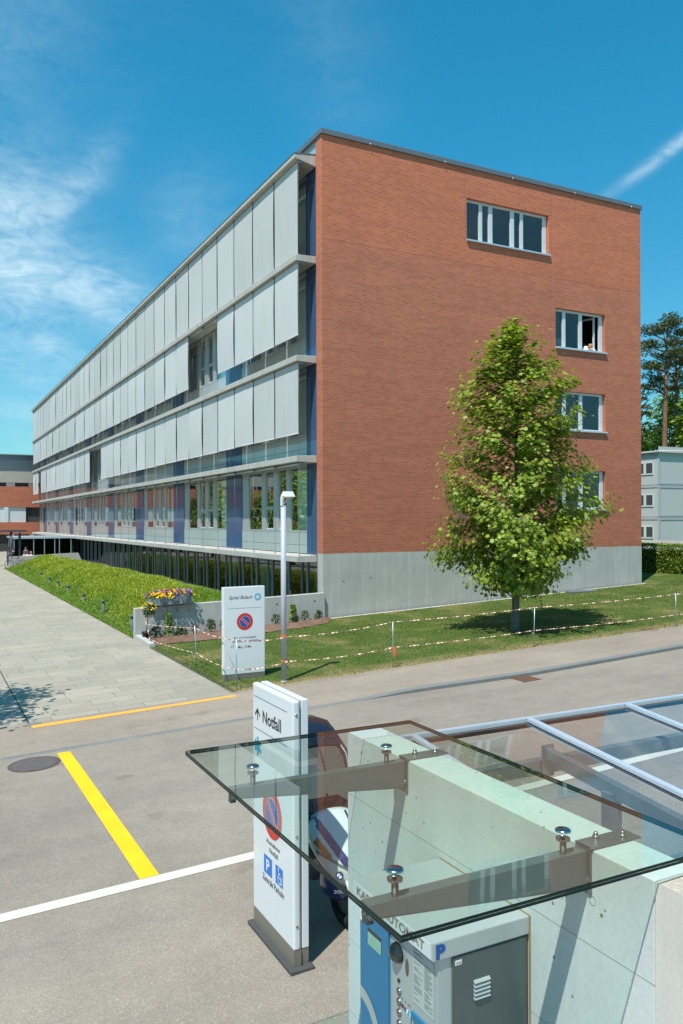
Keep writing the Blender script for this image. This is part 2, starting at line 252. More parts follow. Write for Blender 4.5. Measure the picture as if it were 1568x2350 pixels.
# ------------------------------------------------------------------ mesh helpers
ORG={}
def zg(x): return .041*max(-60.,min(24.,x))
def tag(o,label=None,cat=None,group=None,kind=None):
    for k,v in (('label',label),('category',cat),('group',group),('kind',kind)):
        if v: o[k]=v
    return o
def thing(name,loc,label,cat,group=None,rz=0):
    o=bpy.data.objects.new(name,None); COL.objects.link(o); o.location=loc; o.rotation_euler=(0,0,rz); o.empty_display_size=.2
    ORG[o.name]=Vector(loc); return tag(o,label,cat,group)
class MB:
    def __init__(s): s.v=[]; s.f=[]; s.m=[]; s.sm=[]
    def add(s,vs,fs,mi=0,smooth=False):
        b=len(s.v); s.v+= [tuple(p) for p in vs]; s.f+=[tuple(i+b for i in f) for f in fs]; s.m+=[mi]*len(fs); s.sm+=[smooth]*len(fs); return s
    def box(s,x0,x1,y0,y1,z0,z1,mi=0):
        v=[(x,y,z) for x in (x0,x1) for y in (y0,y1) for z in (z0,z1)]
        return s.add(v,[(0,1,3,2),(4,6,7,5),(0,4,5,1),(2,3,7,6),(0,2,6,4),(1,5,7,3)],mi)
    def quad(s,*p,mi=0): return s.add(p,[tuple(range(len(p)))],mi)
    def obox(s,c,ax,ay,az,mi=0):
        c,ax,ay,az=map(Vector,(c,ax,ay,az)); v=[c+ax*i+ay*j+az*k for i in (-.5,.5) for j in (-.5,.5) for k in (-.5,.5)]
        return s.add(v,[(0,1,3,2),(4,6,7,5),(0,4,5,1),(2,3,7,6),(0,2,6,4),(1,5,7,3)],mi)
    def tube(s,path,r,n=8,mi=0,cap=True):
        P=[Vector(p) for p in path]; rs=r if isinstance(r,(list,tuple)) else [r]*len(P); vs=[]; prev=None
        for i,p in enumerate(P):
            d=(P[min(i+1,len(P)-1)]-P[max(i-1,0)]).normalized()
            a=prev if prev is not None else (Vector((0,0,1)) if abs(d.z)<.9 else Vector((1,0,0)))
            a=(a-d*a.dot(d)).normalized(); prev=a; b=d.cross(a)
            for k in range(n):
                t=2*math.pi*k/n; vs.append(p+(a*math.cos(t)+b*math.sin(t))*rs[i])
        fs=[(i*n+k,i*n+(k+1)%n,(i+1)*n+(k+1)%n,(i+1)*n+k) for i in range(len(P)-1) for k in range(n)]
        s.add(vs,fs,mi,True)
        if cap:
            b=len(s.v)-len(vs); s.f+=[tuple(b+k for k in range(n))[::-1],tuple(b+(len(P)-1)*n+k for k in range(n))]; s.m+=[mi]*2; s.sm+=[False]*2
        return s
    def lathe(s,c,prof,n=20,mi=0,ax='z'):
        vs=[]
        for r,h in prof:
            for k in range(n):
                t=2*math.pi*k/n; x,y=r*math.cos(t),r*math.sin(t)
                vs.append((c[0]+x,c[1]+y,c[2]+h) if ax=='z' else (c[0]+h,c[1]+x,c[2]+y) if ax=='x' else (c[0]+x,c[1]+h,c[2]+y))
        fs=[(i*n+k,i*n+(k+1)%n,(i+1)*n+(k+1)%n,(i+1)*n+k) for i in range(len(prof)-1) for k in range(n)]
        return s.add(vs,fs,mi,True)
    def prism(s,poly,vec,mi=0):
        n=len(poly); P=[Vector(p) for p in poly]; V=Vector(vec)
        return s.add(P+[p+V for p in P],[tuple(range(n)),tuple(range(2*n-1,n-1,-1))]+[(i,(i+1)%n,n+(i+1)%n,n+i) for i in range(n)],mi)
    def loft(s,rings,mi=0,cap=True):
        n=len(rings[0]); vs=[p for r in rings for p in r]
        fs=[(i*n+k,i*n+(k+1)%n,(i+1)*n+(k+1)%n,(i+1)*n+k) for i in range(len(rings)-1) for k in range(n)]
        if cap: fs+=[tuple(range(n))[::-1],tuple((len(rings)-1)*n+k for k in range(n))]
        return s.add(vs,fs,mi,True)
    def build(s,name,mats,parent=None,bevel=0,fix=True,org=None,subd=0):
        o0=org if org is not None else (ORG.get(parent.name,Vector((0,0,0))) if parent else Vector((0,0,0)))
        me=bpy.data.meshes.new(name); me.from_pydata([(p[0]-o0[0],p[1]-o0[1],p[2]-o0[2]) for p in s.v],[],s.f)
        if not isinstance(mats,(list,tuple)): mats=[mats]
        for m in mats: me.materials.append(MT[m] if isinstance(m,str) else m)
        me.polygons.foreach_set('material_index',s.m); me.polygons.foreach_set('use_smooth',s.sm); me.update()
        if fix:
            import bmesh
            bm=bmesh.new(); bm.from_mesh(me); bmesh.ops.recalc_face_normals(bm,faces=bm.faces); bm.to_mesh(me); bm.free()
        return link(me,name,parent,o0,bevel,subd)
def link(me,name,parent,o0,bevel=0,subd=0):
    o=bpy.data.objects.new(name,me); COL.objects.link(o)
    if parent: o.parent=parent
    elif tuple(o0)!=(0,0,0): o.location=o0
    ORG[o.name]=Vector(o0)
    if bevel:
        b=o.modifiers.new('b','BEVEL'); b.width=bevel; b.segments=2; b.limit_method='ANGLE'
    if subd:
        b=o.modifiers.new('s','SUBSURF'); b.levels=subd; b.render_levels=subd
    return o
def B(name,mat,parent,*boxes,bevel=0):
    m=MB()
    for b in boxes: m.box(*b)
    return m.build(name,mat,parent,bevel)
def npmesh(name,verts,nper,faces,mat,parent=None,org=(0,0,0),smooth=False):
    """verts (K,n,3): K copies of a template with the given faces"""
    K,n,_=verts.shape; V=(verts.reshape(-1,3)-np.array(org)).astype(np.float32)
    fl=[len(f) for f in faces]; idx=np.concatenate([np.array(f) for f in faces]); lens=np.array(fl)
    loops=(idx[None,:]+(np.arange(K)*n)[:,None]).reshape(-1); sizes=np.tile(lens,K); starts=np.concatenate([[0],np.cumsum(sizes)[:-1]])
    me=bpy.data.meshes.new(name); me.vertices.add(len(V)); me.vertices.foreach_set('co',V.reshape(-1))
    me.loops.add(len(loops)); me.loops.foreach_set('vertex_index',loops.astype(np.int32)); me.polygons.add(len(sizes)); me.polygons.foreach_set('loop_start',starts.astype(np.int32)); me.polygons.foreach_set('loop_total',sizes.astype(np.int32))
    if smooth: me.polygons.foreach_set('use_smooth',np.ones(len(sizes),bool))
    me.update(calc_edges=True); me.materials.append(MT[mat]); return link(me,name,parent,Vector(org))
def frames(nrm,spin):
    n=nrm/np.linalg.norm(nrm,axis=1,keepdims=True); a=np.where(np.abs(n[:,2:3])<.9,np.array([[0,0,1.]]),np.array([[1.,0,0]]))
    x=np.cross(a,n); x/=np.linalg.norm(x,axis=1,keepdims=True); y=np.cross(n,x); c,s=np.cos(spin)[:,None],np.sin(spin)[:,None]
    return x*c+y*s,-x*s+y*c,n
MAPLE=[(0,-.35),(.16,-.30),(.42,-.22),(.34,-.02),(.55,.22),(.24,.22),(.13,.34),(0,.60),(-.13,.34),(-.24,.22),(-.55,.22),(-.34,-.02),(-.42,-.22),(-.16,-.30)]
OVAL=[(0,-.5),(.25,-.2),(.28,.15),(0,.5),(-.28,.15),(-.25,-.2)]
TUFT=[(0,-.5),(.12,-.1),(.5,.1),(.1,.12),(0,.55),(-.12,.12),(-.5,.05),(-.1,-.1)]
def leaves(name,pos,size,mat,parent,org,tmpl=MAPLE,up=.6,spread=1.0,bend=.12,out=None):
    K=len(pos); T=np.array(tmpl); nr=rng.normal(size=(K,3))*spread; nr[:,2]=np.abs(nr[:,2])+up
    if out is not None:
        o_=pos-np.array(out); o_[:,2]*=.35; nr=nr+1.1*o_/(np.linalg.norm(o_,axis=1,keepdims=True)+1e-6)
    x,y,n=frames(nr,rng.uniform(0,6.28,K)); s=np.asarray(size).reshape(-1,1,1)*np.ones((K,1,1))
    P=pos[:,None,:]+s*(T[None,:,0:1]*x[:,None,:]+T[None,:,1:2]*y[:,None,:]-bend*(T[None,:,0:1]**2+T[None,:,1:2]**2)*2*n[:,None,:])
    c=pos[:,None,:]; P=np.concatenate([P,c],1); m=len(tmpl)
    return npmesh(name,P,m+1,[(i,(i+1)%m,m) for i in range(m)],mat,parent,org)
def blades(name,pos,h,wd,lean,mat,parent=None,org=(0,0,0)):
    K=len(pos); a=rng.uniform(0,6.28,K); d=np.stack([np.cos(a),np.sin(a),np.zeros(K)],1); sd=np.stack([-np.sin(a),np.cos(a),np.zeros(K)],1)
    h=np.asarray(h)[:,None]; wv=sd*np.asarray(wd).reshape(-1,1)*.5; up=np.array([[0,0,1.]]); ln=np.asarray(lean)[:,None]
    p1=pos+up*h*.55+d*h*ln*.35; p2=pos+up*h*(1-.35*ln)+d*h*ln*1.0
    P=np.stack([pos-wv,pos+wv,p1+wv*.9,p1-wv*.9,p2],1)
    return npmesh(name,P,5,[(0,1,2,3),(3,2,4)],mat,parent,org)
def textbox(s,p,right,up,wd,ht,mat,parent,name='lettering',shear=0,bold=.004,off=.0015):
    c=bpy.data.curves.new(name,'FONT'); c.body=s; c.size=1; c.shear=shear; c.offset=bold; c.resolution_u=4
    t=bpy.data.objects.new('tmp',c); COL.objects.link(t); dg=bpy.context.evaluated_depsgraph_get(); me=bpy.data.meshes.new_from_object(t.evaluated_get(dg))
    bpy.data.objects.remove(t); n=len(me.vertices); V=np.empty(n*3); me.vertices.foreach_get('co',V); V=V.reshape(-1,3)
    lo=V.min(0); hi=V.max(0); r=np.array(right,float); u=np.array(up,float); nn=np.cross(r,u)
    W=np.array(p)+((V[:,0:1]-lo[0])/(hi[0]-lo[0])*wd)*r+((V[:,1:2]-lo[1])/(hi[1]-lo[1])*ht)*u+nn*off-np.array(ORG[parent.name])
    me.vertices.foreach_set('co',W.reshape(-1)); me.materials.clear(); me.materials.append(MT[mat]); me.update(); me.name=name
    return link(me,name,parent,ORG[parent.name])
def disc(c,u,v,r,n=32,r0=0,a0=0,a1=6.28318):
    m=MB(); c,u,v=map(Vector,(c,u,v)); k=n
    o=[c+(u*math.cos(a0+(a1-a0)*i/k)+v*math.sin(a0+(a1-a0)*i/k))*r for i in range(k+1)]
    if r0:
        q=[c+(u*math.cos(a0+(a1-a0)*i/k)+v*math.sin(a0+(a1-a0)*i/k))*r0 for i in range(k+1)]
        m.add(o+q,[(i,i+1,k+2+i,k+1+i) for i in range(k)])
    else: m.add(o[:k],[tuple(range(k))])
    return m
def nsign(name,c,u,v,r,parent,out):
    """no-parking roundel: red ring, blue field, red bar"""
    o=Vector(out); c=Vector(c)
    g=disc(c+o*.002,u,v,r).build('roundel','red',parent,fix=False)
    disc(c+o*.0035,u,v,r*.66).build('rim_line','pureW',g,fix=False,org=ORG[parent.name]); disc(c+o*.005,u,v,r*.64).build('blue_field','sblue',g,fix=False,org=ORG[parent.name])
    d=(Vector(u)-Vector(v)).normalized(); e=(Vector(u)+Vector(v)).normalized(); w=.072*r*1.4
    for ww,mt,of in ((w*1.25,'pureW',.0065),(w,'red',.008)):
        m=MB(); m.quad(c+o*of-d*r*.66-e*ww,c+o*of+d*r*.66-e*ww,c+o*of+d*r*.66+e*ww,c+o*of-d*r*.66+e*ww); m.build('bar',mt,g,fix=False,org=ORG[parent.name])
def copytree(o,parent=None,loc=None,rz=None):
    c=o.copy(); COL.objects.link(c); c.parent=parent
    if loc is not None: c.location=loc
    if rz is not None: c.rotation_euler[2]=rz
    ORG[c.name]=ORG.get(o.name,Vector((0,0,0)))
    for ch in list(o.children): copytree(ch,c)
    return c
def sheet(name,x0,x1,y0,y1,mat,dz=0.0,nx=60,ny=10,zf=None,kind='structure',jit=None):
    xs=np.linspace(x0,x1,nx+1); ys=np.linspace(y0,y1,ny+1); m=MB()
    for y in ys:
        for x in xs:
            z=zf(x,y) if zf else zg(x); m.v.append((x,y,z+dz))
    for j in range(ny):
        for i in range(nx):
            a=j*(nx+1)+i; m.f.append((a,a+1,a+nx+2,a+nx+1)); m.m.append(0); m.sm.append(True)
    o=m.build(name,mat,None,fix=False); tag(o,kind=kind); return o
# ================================================================== SETTING
# terrain: everything falls gently from right to left
def breakx(x0,x1,n): return sorted(set(list(np.linspace(x0,x1,n))+[-60.,24.]))
def strip(name,xs,yl,yh,mat,dz=0,rise=None,ny=1):
    m=MB(); xs=[float(x) for x in xs]
    for j in range(ny+1):
        for x in xs:
            t=j/ny; ya=yl(x) if callable(yl) else yl; yb=yh(x) if callable(yh) else yh; y=ya+(yb-ya)*t
            m.v.append((x,y,zg(x)+dz+(rise(x,t) if rise else 0)))
    n=len(xs)
    for j in range(ny):
        for i in range(n-1):
            a=j*n+i; m.f.append((a,a+1,a+n+1,a+n)); m.m.append(0); m.sm.append(False)
    return m
X0=[-1500,-60]+list(range(-56,24,4))+[24,40,1500]
GE=MB()
for a in [strip('g',X0,-1500,-60.,'lawn'),strip('g',X0,90,1500,'lawn'),strip('g',[-1500,-60,-56],-60.,90,'lawn'),strip('g',[24,60,1500],-11.4,90,'lawn')]: GE.add(a.v,a.f)
def gz(o): return tag(o,kind='structure')
GE.v=[(x,y,z-.02) for x,y,z in GE.v]; gz(GE.build('ground','lawn',None))
XS=list(np.linspace(-56,24,41))+[60]
kpts=[(-56,-11.79),(-6.2,-11.79),(-5,-11.80),(-3.9,-11.84),(-2.2,-11.98),(-.5,-12.09),(2,-12.04),(4.7,-11.94),(12,-11.7),(24,-11.4),(60,-10.6)]
def ky(x): return float(np.interp(x,[p[0] for p in kpts],[p[1] for p in kpts]))
XK=sorted(set(XS+[-6.2,-5.2,-4.6,-3.9,-3.2,-2.2,-.5,2,4.7]))
gz(strip('road',XK,-60.,ky,'asphalt',ny=6).build('road','asphalt',None,fix=False))
kr=lambda x: .085*min(1,max(0,(x+5.2)/1.7))
gz(strip('pavement',XK,lambda x:ky(x)+.17,-9.42,'sidewalk',rise=lambda x,t:kr(x)*(1-t)**1.3,ny=8).build('pavement','sidewalk',None,fix=False))
def kerb():
    m=MB(); n=len(XK)
    for x in XK:
        z=zg(x); k=kr(x)
        for y,zz in ((ky(x),z-.05),(ky(x),z+k-.012),(ky(x)+.012,z+k),(ky(x)+.17,z+k+.003),(ky(x)+.17,z-.05)): m.v.append((x,y,zz))
    for i in range(n-1):
        for k in range(4): m.f.append((i*5+k,(i+1)*5+k,(i+1)*5+k+1,i*5+k+1)); m.m.append(0); m.sm.append(False)
    o=m.build('kerb','curb',None); gz(o)
kerb()
gz(strip('p',[-56,-40,-11.22],-9.42,90,'rough').build('side_path','rough',None,fix=False))
gz(strip('p',[-11.19,-6.9,-6.75],-9.42,46,'paving',ny=4).build('paving','paving',None,fix=False))
gz(strip('p',[-11.19,-6.75,.1],46,90,'paving',dz=0).build('forecourt','paving',None,fix=False))
gz(strip('p',[-11.22,-11.19],-9.42,90,'dark',dz=-.01).build('drain_slot','dark',None,fix=False))
gz(strip('p',[-11.28,-10.98],-9.64,-9.44,'curb',dz=.006).build('drain_cover_stone','curb',None,fix=False))
# lawn in front of the brick end wall and beyond its corner
gz(strip('l',[-6.9,-5,-2.5,0,4,8,12,16.25],-9.42,-.13,'lawn',ny=6).build('lawn','lawn',None,fix=False))
gz(strip('l',[16.25,20,24],-11.4+2.3,90,'lawn',ny=6).build('side_lawn','lawn',None,fix=False))
gz(strip('l',[24,60],-9.1,-10.0,'lawn').build('verge','lawn',None,fix=False)) if False else None
gz(strip('gv',[0,2,5,16.3],-.34,-.13,'gravel',dz=.006).build('gravel_strip','gravel',None,fix=False))
# pale concrete edging between lawn and pavement
m=MB()
for a,b in zip(XK[:-1],XK[1:]):
    if a>=-6.95 or b>-6.9:
        a=max(a,-6.9)
        m.add([(a,-9.47,zg(a)+.006),(b,-9.47,zg(b)+.006),(b,-9.40,zg(b)+.006),(a,-9.40,zg(a)+.006)],[(0,1,2,3)])
gz(m.build('lawn_edging','rough',None,fix=False))
# markings
def gpoly(name,pts,mat,dz,label=None):
    m=MB(); m.add([(x,y,zg(x)+dz) for x,y in pts],[tuple(range(len(pts)))]); return gz(m.build(name,mat,None,fix=False))
gpoly('yellow_line',[(-11.18,-9.87),(-6.94,-9.81),(-6.92,-9.64),(-11.19,-9.63)],'orange',.005)
gpoly('bay_line',[(-10.96,-17.61),(-10.74,-17.61),(-10.817,-11.95),(-11.033,-11.94)],'yellow',.009)
m=MB()
xs=[-56]+list(np.linspace(-20,24,23))
for a,b in zip(xs[:-1],xs[1:]): m.add([(a,-17.80,zg(a)+.005),(b,-17.80,zg(b)+.005),(b,-17.61,zg(b)+.005),(a,-17.61,zg(a)+.005)],[(0,1,2,3)])
gz(m.build('white_line','whitep',None,fix=False))
gpoly('asphalt_patch',[(-12.3,-27),(-10.3,-27),(-10.3,-22.05),(-10.9,-22.3),(-11.7,-23.3)],'patch',.005)
# covers and grates
def manhole(x,y,r,mat,label,lines=True):
    t=thing('manhole_cover',(x,y,zg(x)),label,'manhole cover')
    m=disc((x,y,zg(x)+.006),(1,0,.041),(0,1,0),r,40,r*.9); m.build('rim','rust' if mat=='rust' else 'iron',t,fix=False)
    disc((x,y,zg(x)+.004),(1,0,.041),(0,1,0),r*.91,40).build('lid',mat,t,fix=False)
    if lines:
        m=MB(); k=15
        for i in range(k):
            s=(i-(k-1)/2)*r*1.7/k; hl=math.sqrt(max(0,(r*.86)**2-s*s)); dx=.71; w=r*.035
            c=Vector((x+s*dx,y+s*dx,0)); d=Vector((-dx,dx,0)); e=Vector((dx,dx,0))
            P=[c-d*hl-e*w,c+d*hl-e*w,c+d*hl+e*w,c-d*hl+e*w]; P=[(p.x,p.y,zg(p.x)+.009) for p in P]; m.quad(*P)
        m.build('ribs','rust' if mat=='rust' else 'ribm',t,fix=False)
manhole(-11.45,-12.34,.42,'iron','round cast iron manhole cover with diagonal ribs, beside the thick yellow line')
manhole(6.35,-9.28,.27,'rust','round rusty manhole cover in the lawn near the pavement',False)
t=thing('storm_drain',(-.9,-12.28,zg(-.9)),'rusty rectangular storm drain grate in the road beside the kerb','drain grate')
m=MB(); x0,x1,y0,y1=-1.14,-.66,-12.5,-12.07
for i in range(10):
    x=x0+.02+i*(x1-x0-.04)/9.0; m.box(x-.012,x+.012,y0,y1,zg(x)+.001,zg(x)+.014)
m.box(x0-.03,x1+.03,y0-.03,y0,zg(-.9)-.01,zg(-.9)+.016); m.box(x0-.03,x1+.03,y1,y1+.03,zg(-.9)-.01,zg(-.9)+.016); m.build('grate','rust',t)
m=MB(); m.quad((x0,y0,zg(x0)+.003),(x1,y0,zg(x1)+.003),(x1,y1,zg(x1)+.003),(x0,y1,zg(x0)+.003)); m.build('sump','dark',t,fix=False)
m=MB(); m.box(11.35,12.75,-.85,-.30,.46,.535); tag(m.build('access_hatch','louv',None,bevel=.01),'flat grey metal hatch in the lawn at the foot of the concrete plinth','hatch')
# ================================================================== HOSPITAL BUILDING
FL=[2.27+3.7*i for i in range(5)]          # ledge tops
LX=16.25; LY=78.4; ZT=17.75; ZB=2.36
hb=thing('hospital_building',(0,0,0),'long four storey building with red brick end wall, concrete ledges and pale fabric blinds','building')
def holed(x0,x1,z0,z1,holes,y=0.0,depth=.2,thick=.5):
    xs=sorted({x0,x1}|{h[0] for h in holes}|{h[1] for h in holes}); zs=sorted({z0,z1}|{h[2] for h in holes}|{h[3] for h in holes}); m=MB()
    for a,b in zip(xs[:-1],xs[1:]):
        for c,d in zip(zs[:-1],zs[1:]):
            if any(h[0]<=a and b<=h[1] and h[2]<=c and d<=h[3] for h in holes): continue
            m.quad((a,y,c),(b,y,c),(b,y,d),(a,y,d))
    for a,b,c,d in holes:
        e=y+depth; m.quad((a,y,c),(a,y,d),(a,e,d),(a,e,c)); m.quad((b,y,c),(b,e,c),(b,e,d),(b,y,d)); m.quad((a,y,d),(b,y,d),(b,e,d),(a,e,d)); m.quad((a,y,c),(a,e,c),(b,e,c),(b,y,c))
    return m
WH=[(6.50,10.80,14.86,16.57),(11.16,14.04,10.97,12.69),(11.16,14.04,7.44,9.15),(11.16,14.04,4.01,5.72)]
m=holed(0,LX,ZB,ZT,WH); m.quad((0,0,ZB),(0,.5,ZB),(0,.5,ZT),(0,0,ZT)); m.quad((LX,0,ZB),(LX,LY,ZB),(LX,LY,ZT),(LX,0,ZT))
m.quad((0,LY,ZB),(LX,LY,ZB),(LX,LY,ZT),(0,LY,ZT)); m.quad((0,.5,ZB),(.3,.5,ZB),(.3,.5,ZT),(0,.5,ZT))
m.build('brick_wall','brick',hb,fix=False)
m=MB(); m.v=[]
m.add([(-.004,-.004,-1.3),(LX+.004,-.004,-1.3),(LX+.004,-.004,ZB-.0),(-.004,-.004,ZB)],[(0,1,2,3)]); m.add([(-.004,-.004,-1.3),(-.004,.46,-1.3),(-.004,.46,ZB),(-.004,-.004,ZB)],[(0,1,2,3)])
m.add([(LX+.004,-.004,-1.3),(LX+.004,LY,-1.3),(LX+.004,LY,ZB),(LX+.004,-.004,ZB)],[(0,1,2,3)]); m.add([(-.004,.46,-1.3),(.3,.46,-1.3),(.3,.46,ZB),(-.004,.46,ZB)],[(0,1,2,3)])
cbs=m.build('concrete_plinth','conc',hb,fix=False)
for x in (5.3,6.9,10.8,14.0): m=MB(); m.box(x-.006,x+.006,-.006,-.003,zg(x),ZB); m.build('formwork_joint','jline',cbs,fix=False,org=(0,0,0))
for x,z in ((2.0,1.42),(.85,1.32),(12.2,1.75)):
    disc((x,-.008,z),(1,0,0),(0,0,1),.028,14).build('tie_hole','tie',cbs,fix=False)
# roof, coping, parapet
m=MB(); m.box(.1,LX-.1,.1,LY,17.3,17.5); m.build('roof','fgrey',hb)
m=MB(); m.box(-.06,LX+.06,-.07,.45,17.75,17.945); m.box(-.06,.4,.452,LY+.06,17.75,17.945); m.build('roof_coping','cop',hb,bevel=.01)
m=MB(); m.box(.05,.25,.5,LY,16.8,17.748); m.build('parapet_panel','pan',hb)
m=MB()
for i in range(5): m.tube([(2.0+3.4*i,-.085,17.80),(2.0+3.4*i,-.085,17.70)],.010,5)
m.build('coping_clip','alu',hb)
# end-wall windows (pane layout: x positions of the mullions)
MU=[[7.20,7.36,7.69,7.88,8.82,9.02,9.34,9.50,10.40],[11.66,11.83,12.60,12.79],[11.80,11.93,12.62,12.80,13.60],[11.80,11.93,12.62,12.80,13.60]]
for wi,(a,b,c,d) in enumerate(WH):
    y=.14; m=MB(); b2=b-.13; f=.07
    m.box(a,b-.02,y,y+.08,c+.04,c+.04+f); m.box(a,b-.02,y,y+.08,d-f-.03,d); m.box(a,a+.05,y,y+.08,c+.04+f,d-f-.03); m.box(b2-.10,b-.02,y,y+.08,c+.04+f,d-f-.03)
    bars={0:[(7.20,7.37),(7.69,7.89),(8.82,9.02),(9.34,9.50)],1:[(11.66,11.83),(12.60,12.79)],2:[(11.66,11.83),(12.60,12.79)],3:[(11.66,11.83),(12.60,12.79)]}[wi]
    for p,q in bars: m.box(p,q,y-.02,y+.06,c+.04+f,d-f-.03)
    wo_=m.build('window','wframe',hb,bevel=.006)
    lab={0:'widest window of the brick wall, four panes, top storey',1:'window with an open sash where a person leans out'}.get(wi)
    if lab: wo_['label']=lab
    B('sill','alu',wo_,(a-.02,b+.05,-.09,y,c-.03,c+.035))
    g=MB()
    if wi==1: g.quad((a+.05,y+.04,c+.1),(12.60,y+.04,c+.1),(12.60,y+.04,d-.09),(a+.05,y+.04,d-.09))
    else: g.quad((a+.05,y+.04,c+.1),(b2-.09,y+.04,c+.1),(b2-.09,y+.04,d-.09),(a+.05,y+.04,d-.09))
    g.build('pane','wglass',wo_,fix=False)
    if wi==1:
        s=MB(); x=13.62; L1=.78; ca,sa=math.cos(R(78)),math.sin(R(78)); dx,dy=-ca,sa
        def pt(u,z): return (x+dx*u,y+.09+dy*u,z)
        for u0,u1,z0,z1 in ((0,.08,c+.12,d-.1),(L1-.08,L1,c+.12,d-.1),(.08,L1-.08,c+.12,c+.2),(.08,L1-.08,d-.18,d-.1)):
            u,v=(u0+u1)/2,(z0+z1)/2; s.obox(pt(u,v),(dx*(u1-u0),dy*(u1-u0),0),(-dy*.05,dx*.05,0),(0,0,z1-z0))
        sh=s.build('open_sash','wframe',wo_); s=MB(); s.quad(pt(.08,c+.2),pt(L1-.08,c+.2),pt(L1-.08,d-.18),pt(.08,d-.18)); s.build('sash_pane','glass',sh,fix=False) if False else s.build('sash_pane','glass',wo_,fix=False)
    # room behind
    r=MB(); X0_,X1_,Y1_=a-1.2,min(b+.8,LX-.2),4.2; zf,zc=c-.75,d+.25
    r.quad((X0_,Y1_,zf),(X1_,Y1_,zf),(X1_,Y1_,zc),(X0_,Y1_,zc)); r.quad((X0_,.25,zc),(X1_,.25,zc),(X1_,Y1_,zc),(X0_,Y1_,zc)); r.quad((X0_,.25,zf),(X1_,.25,zf),(X1_,Y1_,zf),(X0_,Y1_,zf))
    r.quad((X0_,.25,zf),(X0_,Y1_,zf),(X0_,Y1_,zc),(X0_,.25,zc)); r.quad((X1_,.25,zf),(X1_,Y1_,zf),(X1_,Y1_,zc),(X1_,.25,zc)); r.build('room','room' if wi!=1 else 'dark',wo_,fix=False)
    if wi in (1,2,3):
        r=MB(); n=14; xa,xb=a+.03,a+.52
        for i in range(n): 
            p,q=xa+(xb-xa)*i/n,xa+(xb-xa)*(i+.75)/n; r.quad((p,.32,c),(q,.34,c),(q,.34,d-.1),(p,.32,d-.1))
        if wi==1:
            for i in range(9): p=12.0+i*.075; r.quad((p,1.1,c),(p+.055,1.12,c),(p+.055,1.12,c+.75),(p,1.1,c+.75))
        r.build('curtain','curt',wo_,fix=False)
# concrete ledges
for i,z in enumerate(FL):
    th=.22; m=MB(); xt=-.83 if i<4 else -.86
    if i<4:
        m.prism([(xt,.5,z-th),(xt,.5,z),(-.0,.5,z+.03),(-.0,.5,z-th-.02)],(0,LY-.5+.25,0))
    else:
        m.prism([(xt,.5,z-.16),(xt,.5,z),(-.0,.5,z+.10),(-.0,.5,z-.34)],(0,LY-.5+.25,0))
    o=m.build('ledge','ledge',hb,bevel=.012)
    if i==4: B('ledge_flashing','cop',o,(xt-.015,.02,.49,LY+.27,z+.003,z+.028)) if False else MB().add([(xt-.015,.485,z+.004),(xt-.015,LY+.27,z+.004),(.04,LY+.27,z+.105),(.04,.485,z+.105),(xt-.015,.485,z+.03),(xt-.015,LY+.27,z+.03),(.04,LY+.27,z+.13),(.04,.485,z+.13)],[(0,1,2,3),(4,5,6,7),(0,4,7,3),(0,1,5,4),(1,2,6,5)]).build('ledge_flashing','cop',o,org=(0,0,0))
# facade bays: blue panels and window groups
PY=[(.5,1.50)]+[(8.55+9.17*k,10.68+9.17*k) for k in range(8)]
GR=[(PY[k][1],PY[k+1][0]) for k in range(8)]+[(PY[8][1],LY)]
fx=.06
def bay_parts(y0,y1):
    """window group between two blue panels, local origin at (0,y0,floor)"""
    Lb=y1-y0; m=MB(); k=Lb/7.05 if Lb>6 else 1
    z0,z1=.86,3.36
    edges=[0,1.65,1.97,2.82,3.30,4.22,4.61,6.27,7.05] if Lb>6 else [0,1.65,1.97,Lb]
    edges=[e*k for e in edges]; hd=.07
    m.box(0,.10,0,Lb,z0-.0,z0+hd); m.box(0,.10,0,Lb,z1,z1+.14)
    P=[]; T=[]
    for i in range(len(edges)-1):
        a,b=edges[i],edges[i+1]
        if i in (0,2,4,6): P.append((a+.05,b-.05)); m.box(.01,.09,a,a+.05,z0+hd,z1); m.box(.01,.09,b-.05,b,z0+hd,z1)
        else: m.box(.0,.12,a+.001,b-.001,z0+hd,z1) if (b-a)<.5 else m.box(.02,.12,a+.001,b-.001,z0+hd,z1)
        if i in (2,4): m.box(.0,.09,a+.05,b-.05,z0+.93,z0+1.05); T.append((a+.07,b-.07))
    w_=m.build('window','frame',None,fix=True)
    g=MB()
    for a,b in P: g.quad((.05,a,z0+hd),(.05,b,z0+hd),(.05,b,z1),(.05,a,z1))
    gp=g.build('pane','glass',w_,fix=False)
    if T:
        s=MB()
        for a,b in T:
            for yy in (a,b-.04): s.obox((.05+.10,yy+.02,z0+.5),(.03,0,0),(0,.04,0),(.20,0,.82))
            s.obox((.25,(a+b)/2,z0+.9),(.03,0,0),(0,b-a,0),(0,0,.05)); s.obox((.06,(a+b)/2,z0+.11),(.03,0,0),(0,b-a,0),(0,0,.05))
        s.build('tilted_sash','wframe',w_)
        s=MB()
        for a,b in T: s.box(.13,.2,b-.12,b-.05,z0+1.1,z1-.02)
        s.build('wood_lining','wood',w_)
    c=MB()
    for j,(a,b) in enumerate(P):
        n=max(3,int((b-a)/.09)); frac=(1,.6,.6,.45)[j%4]
        for i in range(int(n*frac)):
            p=a+(b-a)*i/n; c.quad((.30+.02*(i%2),p,z0),(.32-.02*(i%2),p+(b-a)/n,z0),(.32-.02*(i%2),p+(b-a)/n,z1),(.30+.02*(i%2),p,z1))
    c.build('curtain','curt',w_,fix=False)
    return w_
proto={}
